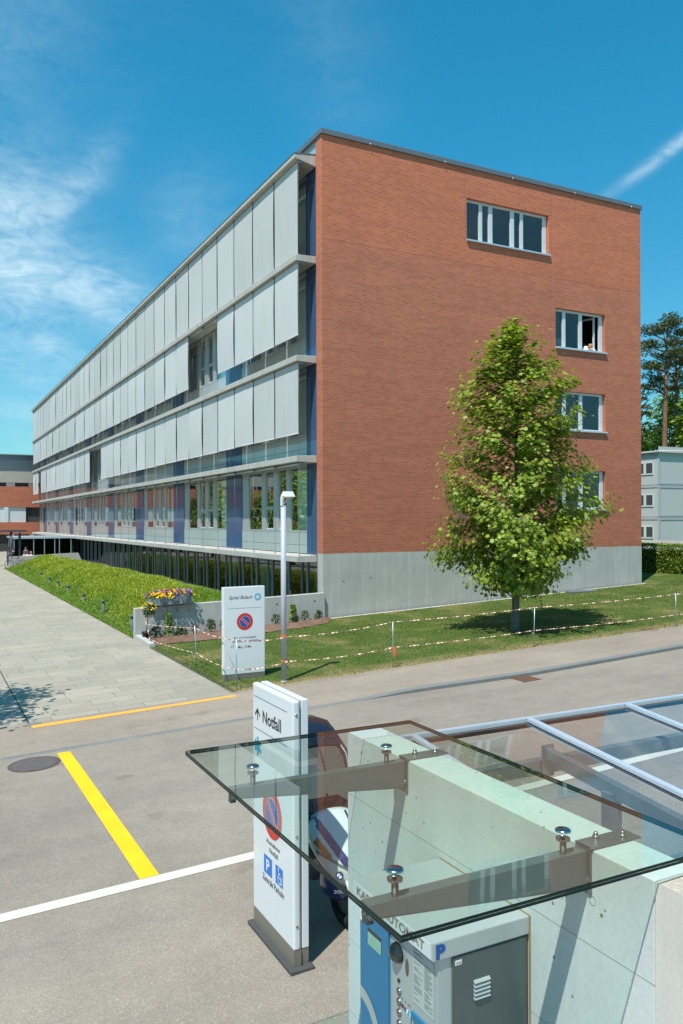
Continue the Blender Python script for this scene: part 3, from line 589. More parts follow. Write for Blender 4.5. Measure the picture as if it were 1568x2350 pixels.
for fl in range(4):
    z=FL[fl]
    for k,(a,b) in enumerate(GR):
        key='s' if b-a<6 else 'l'
        if key not in proto: proto[key]=bay_parts(a,b); o=proto[key]; o.parent=hb
        else: o=copytree(proto[key],hb)
        o.location=(fx,a,z)
    for k,(a,b) in enumerate(GR):
        n=4 if b-a>6 else 2; m=MB()
        for i in range(n):
            p,q=a+(b-a)*i/n,a+(b-a)*(i+1)/n; m.box(fx-.0,fx+.04,p+.006,q-.006,z+.05,z+.36); m.box(fx,fx+.04,p+.006,q-.006,z+.372,z+.852)
        m.build('spandrel_panel','pan',hb)
    for k,(a,b) in enumerate(PY):
        B('blue_panel','blue',hb,(fx-.012,fx+.04,a+.01,(a+b)/2-.006,z+.04,z+3.5),(fx-.012,fx+.04,(a+b)/2+.006,b-.01,z+.04,z+3.5))
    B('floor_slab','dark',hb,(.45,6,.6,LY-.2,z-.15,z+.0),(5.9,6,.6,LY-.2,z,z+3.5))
    B('head_panel','dframe',hb,(fx+.0,fx+.3,.5,LY,z+3.501,z+3.62))
# screens (blinds)
BW=2.29; Yb=lambda j:.55+BW*j
def blind(j,top,bot,name='blind',drop=True):
    y0,y1=Yb(j)+.05,Yb(j+1)-.05; n=6; m=MB(); x=-.70; am=random.uniform(-.02,.035)
    for i in range(n+1):
        t=i/n; zz=top+(bot-top)*t; bx=x-am*math.sin(math.pi*t)
        for s in range(5):
            u=s/4; yy=y0+(y1-y0)*u+(.012*math.sin(math.pi*t)*(1 if u<.5 else -1)); m.v.append((bx-.02*math.sin(math.pi*t)*(1-abs(2*u-1))*random.uniform(.6,1.2),yy,zz))
    for i in range(n):
        for s in range(4): a=i*5+s; m.f.append((a,a+1,a+6,a+5)); m.m.append(0); m.sm.append(True)
    o=m.build(name,'blind',hb,fix=False)
    r=MB(); r.tube([(x,y0-.01,bot-.012),(x,y1+.01,bot-.012)],.022,8); r.build('bottom_rail','rail',o,org=(0,0,0))
    return o
rows=[(3,set(),FL[3]+.03),(2,{4,5},10.44),(1,{16,17,31},6.82)]
nb=0
for fl,up,bot in rows:
    for j in range(34):
        if j in up or nb>=99: continue
        bb=bot+(0.0 if fl==3 else random.uniform(-.012,.012)+(.06 if (fl==2 and j>=24) else 0)); blind(j,FL[fl+1]-.27,bb); nb+=1
# rolled-up screens, brackets, guide wires
m=MB(); m.tube([(0,.06,0),(0,BW-.06,0)],.055,8); rs=m.build('rolled_screen','galv',hb,org=(0,0,0)); first=True
for fl in range(4):
    for j in range(34):
        if fl==0 or (fl==2 and j in (4,5)) or (fl==1 and j in (16,17,31)):
            o=rs if first else copytree(rs,hb); first=False; o.location=(-.60,Yb(j),FL[fl+1]-.29)
k=MB(); k.box(-.74,-.50,-.03,.03,3.40,3.475); k.tube([(-.70,0,3.45),(-.70,0,.02)],.006,4); k.box(-.715,-.685,-.015,.015,0,.07); gw=k.build('guide_wire','cop',hb,org=(0,0,0)); first=True
far=MB()
for j in range(35):
    for fl in range(4):
        if j<25: o=gw if first else copytree(gw,hb); first=False; o.location=(0,Yb(j),FL[fl])
        else: far.add([(a,b+Yb(j),c+FL[fl]) for a,b,c in k.v],k.f)
tag(far.build('guide_wire','cop',hb),kind='stuff')
# ground floor glazing in the light well, below the lowest ledge
gx=.10
m=MB(); g=MB(); y=.5; i=0; zb=-1.25; zt=2.0
while y<LY-.3:
    wd=[.09,.17,.08,.19][i%4]; m.box(gx+.03,gx+.10,y,y+wd,zb,zt); gap=[1.0,.38,1.15,.44][i%4]
    g.quad((gx+.07,y+wd,zb),(gx+.07,y+wd+gap,zb),(gx+.07,y+wd+gap,zt),(gx+.07,y+wd,zt))
    m.box(gx+.04,gx+.10,y+wd,y+wd+gap,.05,.13); y+=wd+gap; i+=1
m.box(gx,gx+.2,.5,LY,zt,2.27); m.box(gx-.02,gx+.2,.5,LY,zb-.1,zb)
o=m.build('ground_floor_window','dframe',hb); g.build('pane','dglass',o,fix=False)
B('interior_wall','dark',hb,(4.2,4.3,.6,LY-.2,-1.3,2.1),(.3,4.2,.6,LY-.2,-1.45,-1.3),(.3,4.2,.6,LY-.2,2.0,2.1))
m=MB(); yy=2.0
while yy<46:
    if random.random()<.5: m.box(1.2,1.25,yy,yy+random.uniform(.3,1.2),-1.2,1.9)
    yy+=1.5
m.build('interior_panel','curt',hb)
gpw=strip('w',[-2.2,.3],.1,46,'ledge'); gpw.v=[(a,b,-1.25) for a,b,c in gpw.v]; gz(gpw.build('light_well_floor','ledge',None,fix=False))
# ================================================================== PLANTED BANK
def bank(x,y):
    e=-6.85+ (.0 if y<30 else (y-30)*.018); h=np.interp(y,[0,5,10,20,33,46],[1.02,1.12,1.14,1.10,1.0,.82]); t=np.clip((x-e)/(-3.7-e),0,1); s=t*t*(3-2*t)*.65+.35*t
    z=zg(e)+h*s; 
    if x>-3.4: u=min(1,(x+3.4)/1.6); z=z+( -1.25-z)*u*u*(3-2*u)
    return z+.04*math.sin(x*2.1+y*.9)*min(1,max(0,(x-e)))
m=MB(); xs=np.linspace(-6.9,-1.6,28); ys=np.linspace(.12,45.9,90)
for y in ys:
    for x in xs: m.v.append((x,y,bank(x,y)))
for j in range(len(ys)-1):
    for i in range(len(xs)-1): a=j*28+i; m.f.append((a,a+1,a+29,a+28)); m.m.append(0); m.sm.append(True)
gz(m.build('bank','soil',None,fix=False))
def bankpts(n,ymax,p=1.6):
    yy=.1+(ymax-.1)*rng.random(n)**p; xx=rng.uniform(-6.88,-2.2,n); return np.array([(x,y,bank(x,y)) for x,y in zip(xx,yy)])
P=bankpts(85000,45.8,1.5); edge=np.clip((P[:,0]+6.9)/1.6,0.35,1)
low=(P[:,0]<-5.75+.5*np.sin(P[:,1]*.8)+rng.normal(0,.3,len(P)))|(P[:,1]<3.5+rng.normal(0,1,len(P)))
for k_,mt_,nm_,lb_ in ((~low,'blade','bank_planting','dense yellow green strappy planting covering the upper bank along the paved path'),(low,'bladeg','bank_edge_planting','fresh green strappy planting along the foot of the bank beside the paved path')):
    Q=P[k_]; o=blades(nm_,Q,(.17+.13*rng.random(len(Q)))*edge[k_],(.016+.012*rng.random(len(Q)))*(1+Q[:,1]/30),rng.uniform(.25,1.0,len(Q)),mt_); tag(o,lb_,'ground cover',kind='stuff')
# lawn blades
n=52000; xx=rng.uniform(-6.85,22,n); yy=-9.38+9.1*rng.random(n); P=np.array([(x,y,zg(x)) for x,y in zip(xx,yy)]); k=~((xx<0)&(yy>-1.75)); P=P[k]
o=blades('lawn_grass',P,.025+.03*rng.random(len(P)),.010+.006*rng.random(len(P)),rng.uniform(.3,.9,len(P)),'gblade'); tag(o,'short mown grass with dry patches on the lawn','grass',kind='stuff')
# mulch bed
m=MB(); xs=np.linspace(-6.64,-.0,40)
front=lambda x: float(np.interp(x,[-6.64,-6.0,-4.5,-2.9,-1.4,-.6,.0],[-1.75,-1.8,-1.95,-1.72,-1.60,-1.35,-.7]))+.06*math.sin(x*5)
for x in xs:
    for j in range(8):
        t=j/7; y=-.16+(front(x)+.16)*t; m.v.append((x,y,zg(x)+.01+.09*math.sin(math.pi*min(1,(1-t)*1.2))**.7*(1 if j<7 else 0)+random.uniform(0,.015)))
for i in range(39):
    for j in range(7): a=i*8+j; m.f.append((a,a+1,a+9,a+8)); m.m.append(0); m.sm.append(True)
gz(m.build('mulch_bed','mulch',None,fix=False))
# retaining wall with its low end kerb
t=thing('retaining_wall',(-6.9,-.15,-.28),'low concrete retaining wall carrying the flower box','wall')
m=MB(); m.prism([(-6.9,-.15,-.6),(-.006,-.15,-1.3),(-.006,-.15,.945),(-6.9,-.15,.735)],(0,.26,0)); m.build('wall_body','conc',t,bevel=.008)
m=MB(); m.prism([(-6.9,-1.95,-.45),(-6.9,-.152,-.45),(-6.9,-.152,-.12),(-6.9,-1.95,-.17)],(.2,0,0)); m.build('end_kerb','conc',t,bevel=.01)
m=MB()
for x,z in ((-4.65,.55),(-4.60,.12),(-1.9,.62),(-.42,.66)): m.add(disc((x,-.153,z),(1,0,0),(0,0,1),.035,12).v,[tuple(range(12))])
m.build('tie_hole','tie',t,fix=False)
# ---- flower box
t=thing('flower_box',(-5.75,-.05,.77),'grey planter box of yellow and violet pansies standing on the retaining wall','planter')
m=MB(); sl=.030
x0,x1=-6.46,-5.02
m.prism([(x0,-.30,.795),(x1,-.30,.795+sl*1.4),(x1,-.30,1.06),(x0,-.30,1.01)],(0,.42,0)); m.build('box','planter',t,bevel=.01)
def flowers(n,x0,x1,y0,y1,zf,mat,size,par,org,tm=OVAL):
    x=rng.uniform(x0,x1,n); y=rng.uniform(y0,y1,n); z=zf(x,y)+rng.normal(0,.025,n); return leaves('flowers' if mat!='shrub' else 'foliage',np.stack([x,y,z],1),size*rng.uniform(.7,1.2,n),mat,par,org,tm,.5,.7)
dome=lambda x,y:1.05+.03*(x+6.5)+.17*np.clip(1-((x+5.72)/.86)**4,0,1)*np.clip(1-((y+.1)/.34)**2,0,1)
org=(-5.75,-.05,.77)
flowers(420,-6.52,-4.96,-.42,.2,lambda x,y:dome(x,y)-.06,'shrub',.07,t,org)
# clumped colours
def clump(cents,mat,n,size):
    P=[]
    for cx,cy in cents:
        a=rng.normal(0,1,(n,2))*np.array([.085,.09]); x=cx+a[:,0]; y=cy+a[:,1]; P.append(np.stack([x,y,dome(x,y)+rng.normal(.035,.025,n)],1))
    P=np.concatenate(P); leaves('flowers',P,size*rng.uniform(.7,1.2,len(P)),mat,t,org,OVAL,.4,.8)
dome0=dome
clump([(-6.3,-.28),(-6.4,-.1),(-6.15,-.32),(-5.95,-.05),(-5.66,-.25),(-5.58,-.1),(-5.3,-.05),(-5.32,-.32),(-5.02,-.2),(-5.85,-.38),(-6.05,-.38)],'fy',34,.078)
clump([(-6.45,-.05),(-6.1,-.1),(-5.8,-.22),(-5.5,-.3),(-5.42,-.02),(-5.15,-.28),(-5.1,-.05),(-5.9,.05),(-5.62,.06),(-6.2,.05)],'fp',40,.075); clump([(-5.85,-.12)],'fo',30,.07)
P=[]
for cx in (-6.4,-5.95,-5.55,-5.14):
    n=60; P.append(np.stack([cx+rng.normal(0,.05,n),-.33+rng.normal(0,.03,n),.98-rng.random(n)**.9*(.42 if cx>-6 else .3)],1))
leaves('trailing_foliage',np.concatenate(P),.045,'rleaf',t,org,OVAL,.2,1)
# ---- plants
def leafy_plant(name,x,y,w_,h,n,mat,size,label,cat,stake=0,group=None,tm=OVAL,z=None):
    z=zg(x)+.06 if z is None else z
    t=thing(name,(x,y,z),label,cat,group); m=MB()
    for i in range(5):
        a=random.uniform(0,6.28); r=w_*.35; m.tube([(x,y,z-.05),(x+math.cos(a)*r*.4,y+math.sin(a)*r*.4,z+h*.5),(x+math.cos(a)*r,y+math.sin(a)*r*.6,z+h*.9)],[.008,.006,.003],5)
    if stake: m.tube([(x+.02,y+.05,z-.1),(x-.05,y+.1,z+stake)],.008,5)
    m.build('stem','bark',t)
    u=rng.random(n)**.8; r=w_*.5*(1-.55*u)*np.sqrt(rng.random(n)); a=rng.uniform(0,6.28,n); P=np.stack([x+r*np.cos(a),y+r*np.sin(a)*.8,z+u*h],1)
    leaves('foliage',P,size*rng.uniform(.7,1.3,n),mat,t,(x,y,z),tm,.5,.9); return t
leafy_plant('climbing_plant',-5.86,-.42,.34,.72,330,'vine',.085,'bright green climbing plant against the retaining wall below the flower box','plant',.5)
leafy_plant('climbing_plant',-1.41,-.45,.38,.62,300,'vine',.085,'bright green climber on a tall thin stake, right of the lamp post','plant',1.1)
leafy_plant('shrub',-5.50,-.62,.55,.28,300,'shrub',.07,'dark green low bush right beside the climbing plant under the flower box','shrub')
leafy_plant('shrub',-6.32,-.45,.55,.34,260,'shrub',.06,'thin dark shrub in the mulch next to the black pot','shrub')
leafy_plant('shrub',-4.45,-.5,.5,.42,300,'shrub',.06,'grey green bush in the mulch left of the white sign board','shrub')
leafy_plant('shrub',-4.02,-.45,.3,.36,160,'rleaf',.06,'reddish brown bush directly left of the white sign board','shrub')
leafy_plant('shrub',-5.08,-.62,.35,.34,110,'rleaf',.06,'sparse red leaved shrub behind the tape post in the mulch','shrub')
leafy_plant('shrub',-1.45,-.75,.35,.28,190,'shrub',.06,'dark bush at the foot of the staked climber','shrub')
leafy_plant('shrub',-2.05,-.45,.5,.34,200,'shrub',.055,'low shrub in the mulch just left of the lamp post','shrub')
leafy_plant('shrub',-.95,-.45,.5,.36,200,'shrub',.055,'loose grey green shrub in the middle of the right mulch bed','shrub')
leafy_plant('shrub',-.42,-.5,.45,.32,260,'shrub',.06,'dense shrub at the right end of the mulch, by the corner of the plinth','shrub')
# potted standard with marigold-like flowers
x,y=-6.66,-.62; z=zg(x)+.05
t=thing('potted_tree',(x,y,z),'small ball headed tree with orange flowers in a black pot','potted plant')
m=MB(); m.lathe((x,y,z),[(.001,.0),(.10,.0),(.135,.22),(.145,.22),(.145,.245),(.12,.245),(.115,.21),(.001,.21)],20); m.build('pot','pot',t)
m=MB(); m.tube([(x,y,z+.2),(x+.05,y,z+.6),(x+.07,y,z+.85),(x+.12,y,z+1.05)],[.016,.013,.011,.008],6)
for i in range(9):
    a=i*2.4; m.tube([(x+.07,y,z+.8),(x+.07+.16*math.cos(a),y+.16*math.sin(a),z+1.0+.06*math.sin(i*3))],[.007,.003],4)
m.build('trunk','bark',t)
d=rng.normal(size=(420,3)); d/=np.linalg.norm(d,axis=1,keepdims=True); P=np.array([x+.1,y,z+.93])+d*(rng.random((420,1))**.4)*np.array([.24,.2,.25]); leaves('crown','' or P,.06,'shrub',t,(x,y,z),OVAL)
d=d[:70]; d[:,2]=np.abs(d[:,2]); P=np.array([x+.1,y,z+.96])+d*np.array([.25,.21,.24]); leaves('flowers',P,.065,'fy',t,(x,y,z),OVAL)
# bollard lights along the bank
bx=[(-6.62,1.48),(-6.42,7.4),(-6.3,12.54),(-6.2,17.6),(-6.15,21.4),(-6.12,25.0),(-6.05,29.4),(-5.97,36.4)]
bp=None
where=['nearest to the camera, beside the end of the retaining wall','second along the bank from the retaining wall','third along the bank from the retaining wall','fourth along the bank, half sunk in the planting','fifth along the bank, half sunk in the planting','sixth along the bank from the retaining wall','seventh along the bank, small and far off','farthest along the bank']
for i,(x,y) in enumerate(bx):
    if bp is None:
        t=thing('bollard_light',(0,0,0),'x','bollard light','bollard lights along the planted bank'); m=MB(); m.lathe((0,0,0),[(.06,0),(.06,.50),(.05,.505),(.001,.505)],16); m.build('post','bolm',t)
        m=MB(); m.lathe((0,0,0),[(.05,.5),(.05,.55)],14); m.build('lens','plate',t); m=MB(); m.lathe((0,0,0),[(.001,.56),(.085,.56),(.085,.63),(.075,.645),(.001,.645)],16); m.build('cap','bolm',t); bp=t
    else: t=copytree(bp)
    t.location=(x,y,bank(x,y)-(.05,.10,.26,.30,.30,.32,.32,.34)[i]); t['label']='grey bollard light, '+where[i]
# ================================================================== SIGN BOARDS
def letter(s,box,mat,par,xpl=-10.217,**k):      # on the -X facing sign: box=(y_left,y_right,z_bottom,z_top)
    y0,y1,z0,z1=box; return textbox(s,(xpl,y0,z0),(0,-1,0),(0,0,1),y0-y1,z1-z0,mat,par,**k)
t=thing('direction_sign',(-10.14,-19.68,-.42),'white sign board with Notfall arrow, standing on a dark base plate beside the scooter','sign')
B('base_plate','plate',t,(-10.265,-10.03,-20.235,-19.165,-.425,-.385),bevel=.004)
m=MB(); m.box(-10.213,-10.140,-20.178,-19.205,-.385,-.24); m.box(-10.125,-10.060,-20.160,-19.205,-.385,-.24); m.build('plinth','sbrown',t)
m=MB(); m.box(-10.216,-10.147,-20.182,-19.198,-.239,1.985); m.build('front_board','swhite',t,bevel=.018)
m=MB(); m.box(-10.123,-10.058,-20.165,-19.198,-.239,1.985); m.build('back_board','swhite',t,bevel=.006)
B('joint_strip','frame',t,(-10.149,-10.121,-20.150,-19.21,-.38,1.978)); m=MB()
for z in (-.02,.78,1.86): m.lathe((-10.185,-20.186,z),[(.001,-.004),(.011,-.003),(.011,.004)],10,ax='y')
m.build('screw','steel',t)
for z in (1.86,1.548): B('rule_line','ink',t,(-10.2178,-10.2165,-20.05,-19.245,z,z+.004))
letter('Notfall',(-19.47,-19.915,1.64,1.762),'ink',t,bold=.014)
m=MB(); X=-10.2182; yc=-19.336
m.quad((X,yc+.009,1.637),(X,yc-.009,1.637),(X,yc-.009,1.735),(X,yc+.009,1.735))
for s in (1,-1): m.quad((X-.0004*s,yc,1.756),(X-.0004*s,yc,1.726),(X-.0004*s,yc+s*.062,1.672),(X-.0004*s,yc+s*.062,1.700))
m.build('arrow','ink',t,fix=False)
m=MB()
for k in range(3):
    a=k*math.pi/3+math.pi/2; u=Vector((0,math.cos(a),math.sin(a))); v=Vector((0,-math.sin(a),math.cos(a))); c=Vector((X-.0003*k,-19.336,1.385)); m.quad(c-u*.09-v*.02,c+u*.09-v*.02,c+u*.09+v*.02,c-u*.09+v*.02)
m.build('emergency_star','cyan',t,fix=False)
nsign('r',(-10.216,-19.695,.825),(0,-1,0),(0,0,1),.232,t,(-1,0,0))
letter('Ausnahme:',(-19.554,-19.888,.523,.565),'ink',t); letter('Notfall',(-19.63,-19.83,.446,.494),'ink',t); letter('Zentrale Parkuhr',(-19.455,-19.978,.135,.195),'ink',t)
for (y0,y1),nm in (((-19.492,-19.688),'parking_symbol'),((-19.776,-19.945),'wheelchair_symbol')):
    z0,z1=(.222,.392)
    m=MB(); m.quad((X,y0,z0),(X,y1,z0),(X,y1,z1),(X,y0,z1)); g=m.build(nm,'pblue',t,fix=False)
    if nm[0]=='p': textbox('P',(X-.0006,y0-.062,z0+.03),(0,-1,0),(0,0,1),.078,z1-z0-.06,'pureW',t,bold=.02,off=.001)
    else:
        q=MB(); c=Vector((X-.0016,y0-.10,z0+.062)); d_=disc(c,(0,-1,0),(0,0,1),.048,24,.038,-3.6,.9); q.add(d_.v,d_.f)
        def sg(a,b,w=.005):
            a,b=Vector((X-.0018,a[0],a[1])),Vector((X-.0018,b[0],b[1])); u=(b-a).normalized(); v=Vector((0,-u.z,u.y))*w; q.quad(a-v,b-v,b+v,a+v)
        yb=y0-.075; sg((yb,z0+.135),(yb-.005,z0+.07)); sg((yb,z0+.11),(yb-.04,z0+.11)); sg((yb-.005,z0+.072),(yb-.05,z0+.072)); sg((yb-.05,z0+.072),(yb-.07,z0+.025)); sg((yb-.068,z0+.027),(yb-.088,z0+.033))
        e=disc(Vector((X-.0018,yb,z0+.15)),(0,-1,0),(0,0,1),.011,14); q.add(e.v,e.f); q.build('wheelchair','pureW',g,fix=False,org=ORG[t.name])
# sign by the lawn, facing the road
ys=-8.17; t=thing('info_sign',(-6.14,ys+.08,-.26),'tall white hospital sign board with no parking roundel, standing on the lawn corner','sign')
m=MB(); m.prism([(-6.672,ys,-.12),(-5.612,ys,-.12),(-5.612,ys,1.99),(-6.672,ys,1.985)],(0,.16,0)); m.build('board','swhite',t,bevel=.012)
m=MB(); m.prism([(-6.665,ys+.006,-.32),(-5.618,ys+.006,-.27),(-5.618,ys+.006,-.121),(-6.665,ys+.006,-.121)],(0,.148,0)); m.build('plinth','sbrown',t)
def lt(s,b,mat='ink',**k): return textbox(s,(b[0],ys,b[2]),(1,0,0),(0,0,1),b[1]-b[0],b[3]-b[2],mat,t,**k)
lt('Spital Bülach',(-6.535,-5.935,1.665,1.775),shear=.28); B('rule_line','cop',t,(-6.565,-5.695,ys-.002,ys,1.468,1.474))
g=disc((-5.796,ys-.002,1.729),(1,0,0),(0,0,1),.088,32).build('logo','cyan',t,fix=False)
disc((-5.796,ys-.003,1.729),(1,0,0),(0,0,1),.070,28,.064).build('logo_ring','pureW',g,fix=False,org=ORG[t.name])
m=MB(); c=(-5.80,1.728); y_=ys-.0045
m.quad((c[0]-.045,y_,c[1]-.014),(c[0]+.045,y_,c[1]-.014),(c[0]+.045,y_,c[1]+.018),(c[0]-.045,y_,c[1]+.018)); y_-=.0006; m.quad((c[0]-.014,y_,c[1]-.03),(c[0]+.016,y_,c[1]-.03),(c[0]+.016,y_,c[1]+.048),(c[0]-.014,y_,c[1]+.048))
d_=disc((c[0]+.004,y_-.0006,c[1]-.018),(1,0,0),(0,0,1),.034,16); m.add(d_.v,d_.f); m.build('logo_cross','pureW',g,fix=False,org=ORG[t.name])
disc((c[0]+.004,ys-.0075,c[1]-.016),(1,0,0),(0,0,1),.014,12).build('logo_dot','cyan',g,fix=False,org=ORG[t.name])
nsign('r',(-6.132,ys,1.140),(1,0,0),(0,0,1),.208,t,(0,-1,0))
lt('Ein- und Aussteigen',(-6.411,-5.847,.722,.784)); lt('von Patienten gestattet',(-6.461,-5.783,.627,.705)); lt('Max. 10 Min.',(-6.307,-5.95,.500,.562))
B('sticker','paper',t,(-6.50,-6.44,ys-.002,ys,.53,.58))
# ================================================================== STREET LAMP
x,y,z=-5.476,-9.02,-.224
t=thing('street_lamp',(x,y,z),'slim grey street lamp with a white box head at the pavement edge','street lamp')
m=MB(); m.tube([(x,y,z-.05),(x,y,z+4.13)],.064,20); m.tube([(x,y,z+4.13),(x,y,z+4.15)],.052,16); m.tube([(x,y,z-.02),(x,y,z+.02)],.078,16); m.build('pole','pole',t)
m=MB(); m.box(x-.055,x-.035,y-.05,y+.05,z+4.15,z+4.38); m.box(x-.01,x+.01,y-.012,y+.012,z+4.15,z+4.38); m.obox((x+.06,y,z+4.27),(.09,0,.12),(0,.02,0),(-.01,0,.01)); m.box(x-.055,x+.05,y-.05,y+.05,z+4.145,z+4.165); m.build('bracket','lamp',t)
hx0,hx1=x-.02,x+.27; hz=z+4.38; r0=[(hx0,y-.12,hz),(hx1,y-.12,hz),(hx1,y+.12,hz),(hx0,y+.12,hz)]; r1=[(hx0,y-.105,hz+.02),(hx1-.015,y-.105,hz+.02),(hx1-.015,y+.105,hz+.02),(hx0,y+.105,hz+.02)]; r2=[(hx0+.04,y-.075,hz+.12),(hx1-.05,y-.08,hz+.12),(hx1-.05,y+.08,hz+.12),(hx0+.04,y+.075,hz+.12)]
m=MB(); m.loft([r0,r1,r2]); m.sm=[False]*len(m.sm); m.build('lamp_head','lamp',t,bevel=.008); m=MB(); m.loft([[(a*.94+(hx0+hx1)/2*.06,b*.94+y*.06,c-.003) for a,b,c in r0],[(a*.85+(hx0+hx1)/2*.15,b*.85+y*.15,c-.035) for a,b,c in r0]]); m.build('diffuser','lens',t)
# ================================================================== BARRIER TAPE
def post(x,y,h,label,hooks=True,lean=0):
    z=zg(x); t=thing('tape_post',(x,y,z),label,'post','thin steel posts carrying the barrier tape')
    m=MB(); m.tube([(x,y,z-.05),(x+lean,y,z+h)],.012,6); m.build('rod','galv',t)
    if hooks:
        for zz in (.86*h,.22*h):
            m=MB(); m.tube([(x+lean*.8,y,z+zz),(x-.07+lean,y,z+zz),(x-.075+lean,y,z+zz+.16),(x-.02+lean,y,z+zz+.16)],.006,4); m.build('hook','galv',t)
    return t
post(-6.73,-9.21,1.16,'thin steel tape post at the kerb corner in front of the white sign board')
post(-6.69,-6.09,1.12,'thin steel tape post between the paved path and the mulch bed',lean=-.05)
post(-2.60,-9.25,1.15,'thin steel tape post between the lamp post and the young tree')
post(1.88,-9.31,1.10,'thin steel tape post directly in front of the young tree',lean=.04)
post(7.33,-9.45,1.02,'rightmost steel tape post, near the rusty lawn cover')
def tape(pts,sags,label,w_=.032):
    m=MB(); k=0; L0=0
    for (a,b),sag in zip(zip(pts[:-1],pts[1:]),sags):
        a,b=Vector(a),Vector(b); n=max(4,int((b-a).length/.06)); d=(b-a).normalized(); s=Vector((-d.y,d.x,0)); ph=random.uniform(0,6)
        P=[a+(b-a)*(i/n)-Vector((0,0,sag*4*(i/n)*(1-i/n))) for i in range(n+1)]
        for i in range(n):
            o0=[]; 
            for q in (i,i+1):
                an=ph+.45*q+.5*math.sin(q*.37); v=(Vector((0,0,1))*math.cos(an)+s*math.sin(an))*w_*.5*(.55+.45*abs(math.cos(an*.5))); o0+=[P[q]-v,P[q]+v]
            m.add([o0[0],o0[2],o0[3],o0[1]],[(0,1,2,3)],k%2,False); k+=1
    o=m.build('barrier_tape',['twhite','tred'],None,fix=False,org=pts[0]); tag(o,label,'barrier tape'); return o
tape([(-6.6,-.34,.62),(-6.73,-.9,.30),(-6.69-.04,-6.09,.78),(-6.73,-9.21,.86),(-5.42,-9.10,.84),(-2.6,-9.25,1.036),(1.9,-9.31,1.166),(7.33,-9.45,1.30),(11.5,-9.5,1.45)],[.0,.02,.06,.05,.06,.03,.03,.03],'upper strand of red and white barrier tape strung round the lawn')
tape([(-6.6,-.5,.30),(-6.75,-1.4,-.12),(-6.69,-6.09,.12),(-6.73,-9.21,.201),(-5.42,-9.10,.26),(-2.6,-9.25,.395),(1.9,-9.31,.534),(7.33,-9.45,.67),(11.5,-9.5,.8)],[.0,.03,.07,.06,.06,.03,.03,.03],'lower strand of red and white barrier tape strung round the lawn')
m=MB()
for i in range(3): m.tube([(-5.476,-9.02,.82+i*.012),(-5.45,-9.09,.84+i*.01)],.02,5)
for z in (.85,.265): m.lathe((-5.476,-9.02,z),[(.068,-.03),(.070,0),(.068,.03)],16)
tag(m.build('tape_knot','tred',None,org=(-5.476,-9.02,.3)),'red tape wound round the lamp post','tape knot')
m=MB(); m.add([(-2.6,-9.27,.41),(-2.55,-9.29,.41),(-2.50,-9.28,.20),(-2.57,-9.28,.16),(-2.62,-9.26,.3)],[(0,1,2,3,4)]); tag(m.build('tape_end','tred',None,fix=False,org=(-2.6,-9.25,.4)),'loose red tape end hanging from the post left of the tree','tape end')
# ================================================================== TREES
def tubetree(m,p,d,length,r,depth,ends,spread=.5,seg=4,curve=.15):
    pts=[Vector(p)]; d=Vector(d).normalized(); rs=[r]
    for i in range(seg):
        d=(d+Vector((random.uniform(-1,1),random.uniform(-1,1),random.uniform(-.4,.7)))*curve).normalized(); pts.append(pts[-1]+d*length/seg); rs.append(r*(1-.75*(i+1)/seg))
    m.tube(pts,rs,5 if r<.03 else 8,cap=False)
    if depth<=0: ends.append(pts); return
    ends.append(pts)
    for i in range(3 if depth>1 else 4):
        q=random.uniform(.35,.98); k=min(seg-1,int(q*seg)); pp=pts[k]+(pts[k+1]-pts[k])*(q*seg-k)
        nd=(d+Vector((random.gauss(0,1),random.gauss(0,1),random.gauss(.1,.6)))*spread).normalized(); tubetree(m,pp,nd,length*random.uniform(.4,.65),r*.45,depth-1,ends,spread,seg,curve)
# main tree: measured crown outline (height, left x, right x)
PRF=[(9.62,3.18,3.32),(9.21,2.65,3.94),(8.76,2.0,4.5),(8.22,1.75,4.95),(7.76,1.15,5.45),(7.36,1.05,5.50),(6.59,1.0,5.25),(5.93,.8,5.2),(5.28,.5,5.8),(4.9,.47,5.95),(4.52,.62,6.25),(3.75,1.1,6.35),(3.12,.3,6.1),(2.62,-.25,5.7),(2.23,.2,5.4),(1.82,.85,4.7),(1.38,2.1,3.99),(1.12,2.6,3.46)]
hh=[p[0] for p in PRF][::-1]; ll=[p[1] for p in PRF][::-1]; rr_=[p[2] for p in PRF][::-1]
tx,ty=3.17,-6.97
t=thing('young_tree',(tx,ty,zg(tx)),'young maple like tree with bright green leaves on the lawn before the brick wall','tree')
m=MB(); tp=[(tx-.03,ty,zg(tx)-.1),(tx,ty,.35),(tx+.02,ty,1.2),(tx+.0,ty+.02,2.4),(tx+.06,ty,4.0),(tx+.1,ty+.03,6.0),(tx+.06,ty,7.6),(tx+.08,ty,9.2)]
m.tube(tp,[.16,.125,.115,.10,.085,.055,.03,.008],12); m.build('trunk','bark',t)
m=MB(); LP=[]; LS=[]
LAT=Vector((.887,-.461,0)); DEP=Vector((.461,.887,0))
def ext(h,phi):
    l=np.interp(h,hh,ll); r=np.interp(h,hh,rr_); c=math.cos(phi)
    w_=((r-tx) if c>0 else (tx-l))*.887; dp=.42*(r-l); return max(.05,1/math.sqrt((c/max(w_,.05))**2+(math.sin(phi)/dp)**2))
NB=170
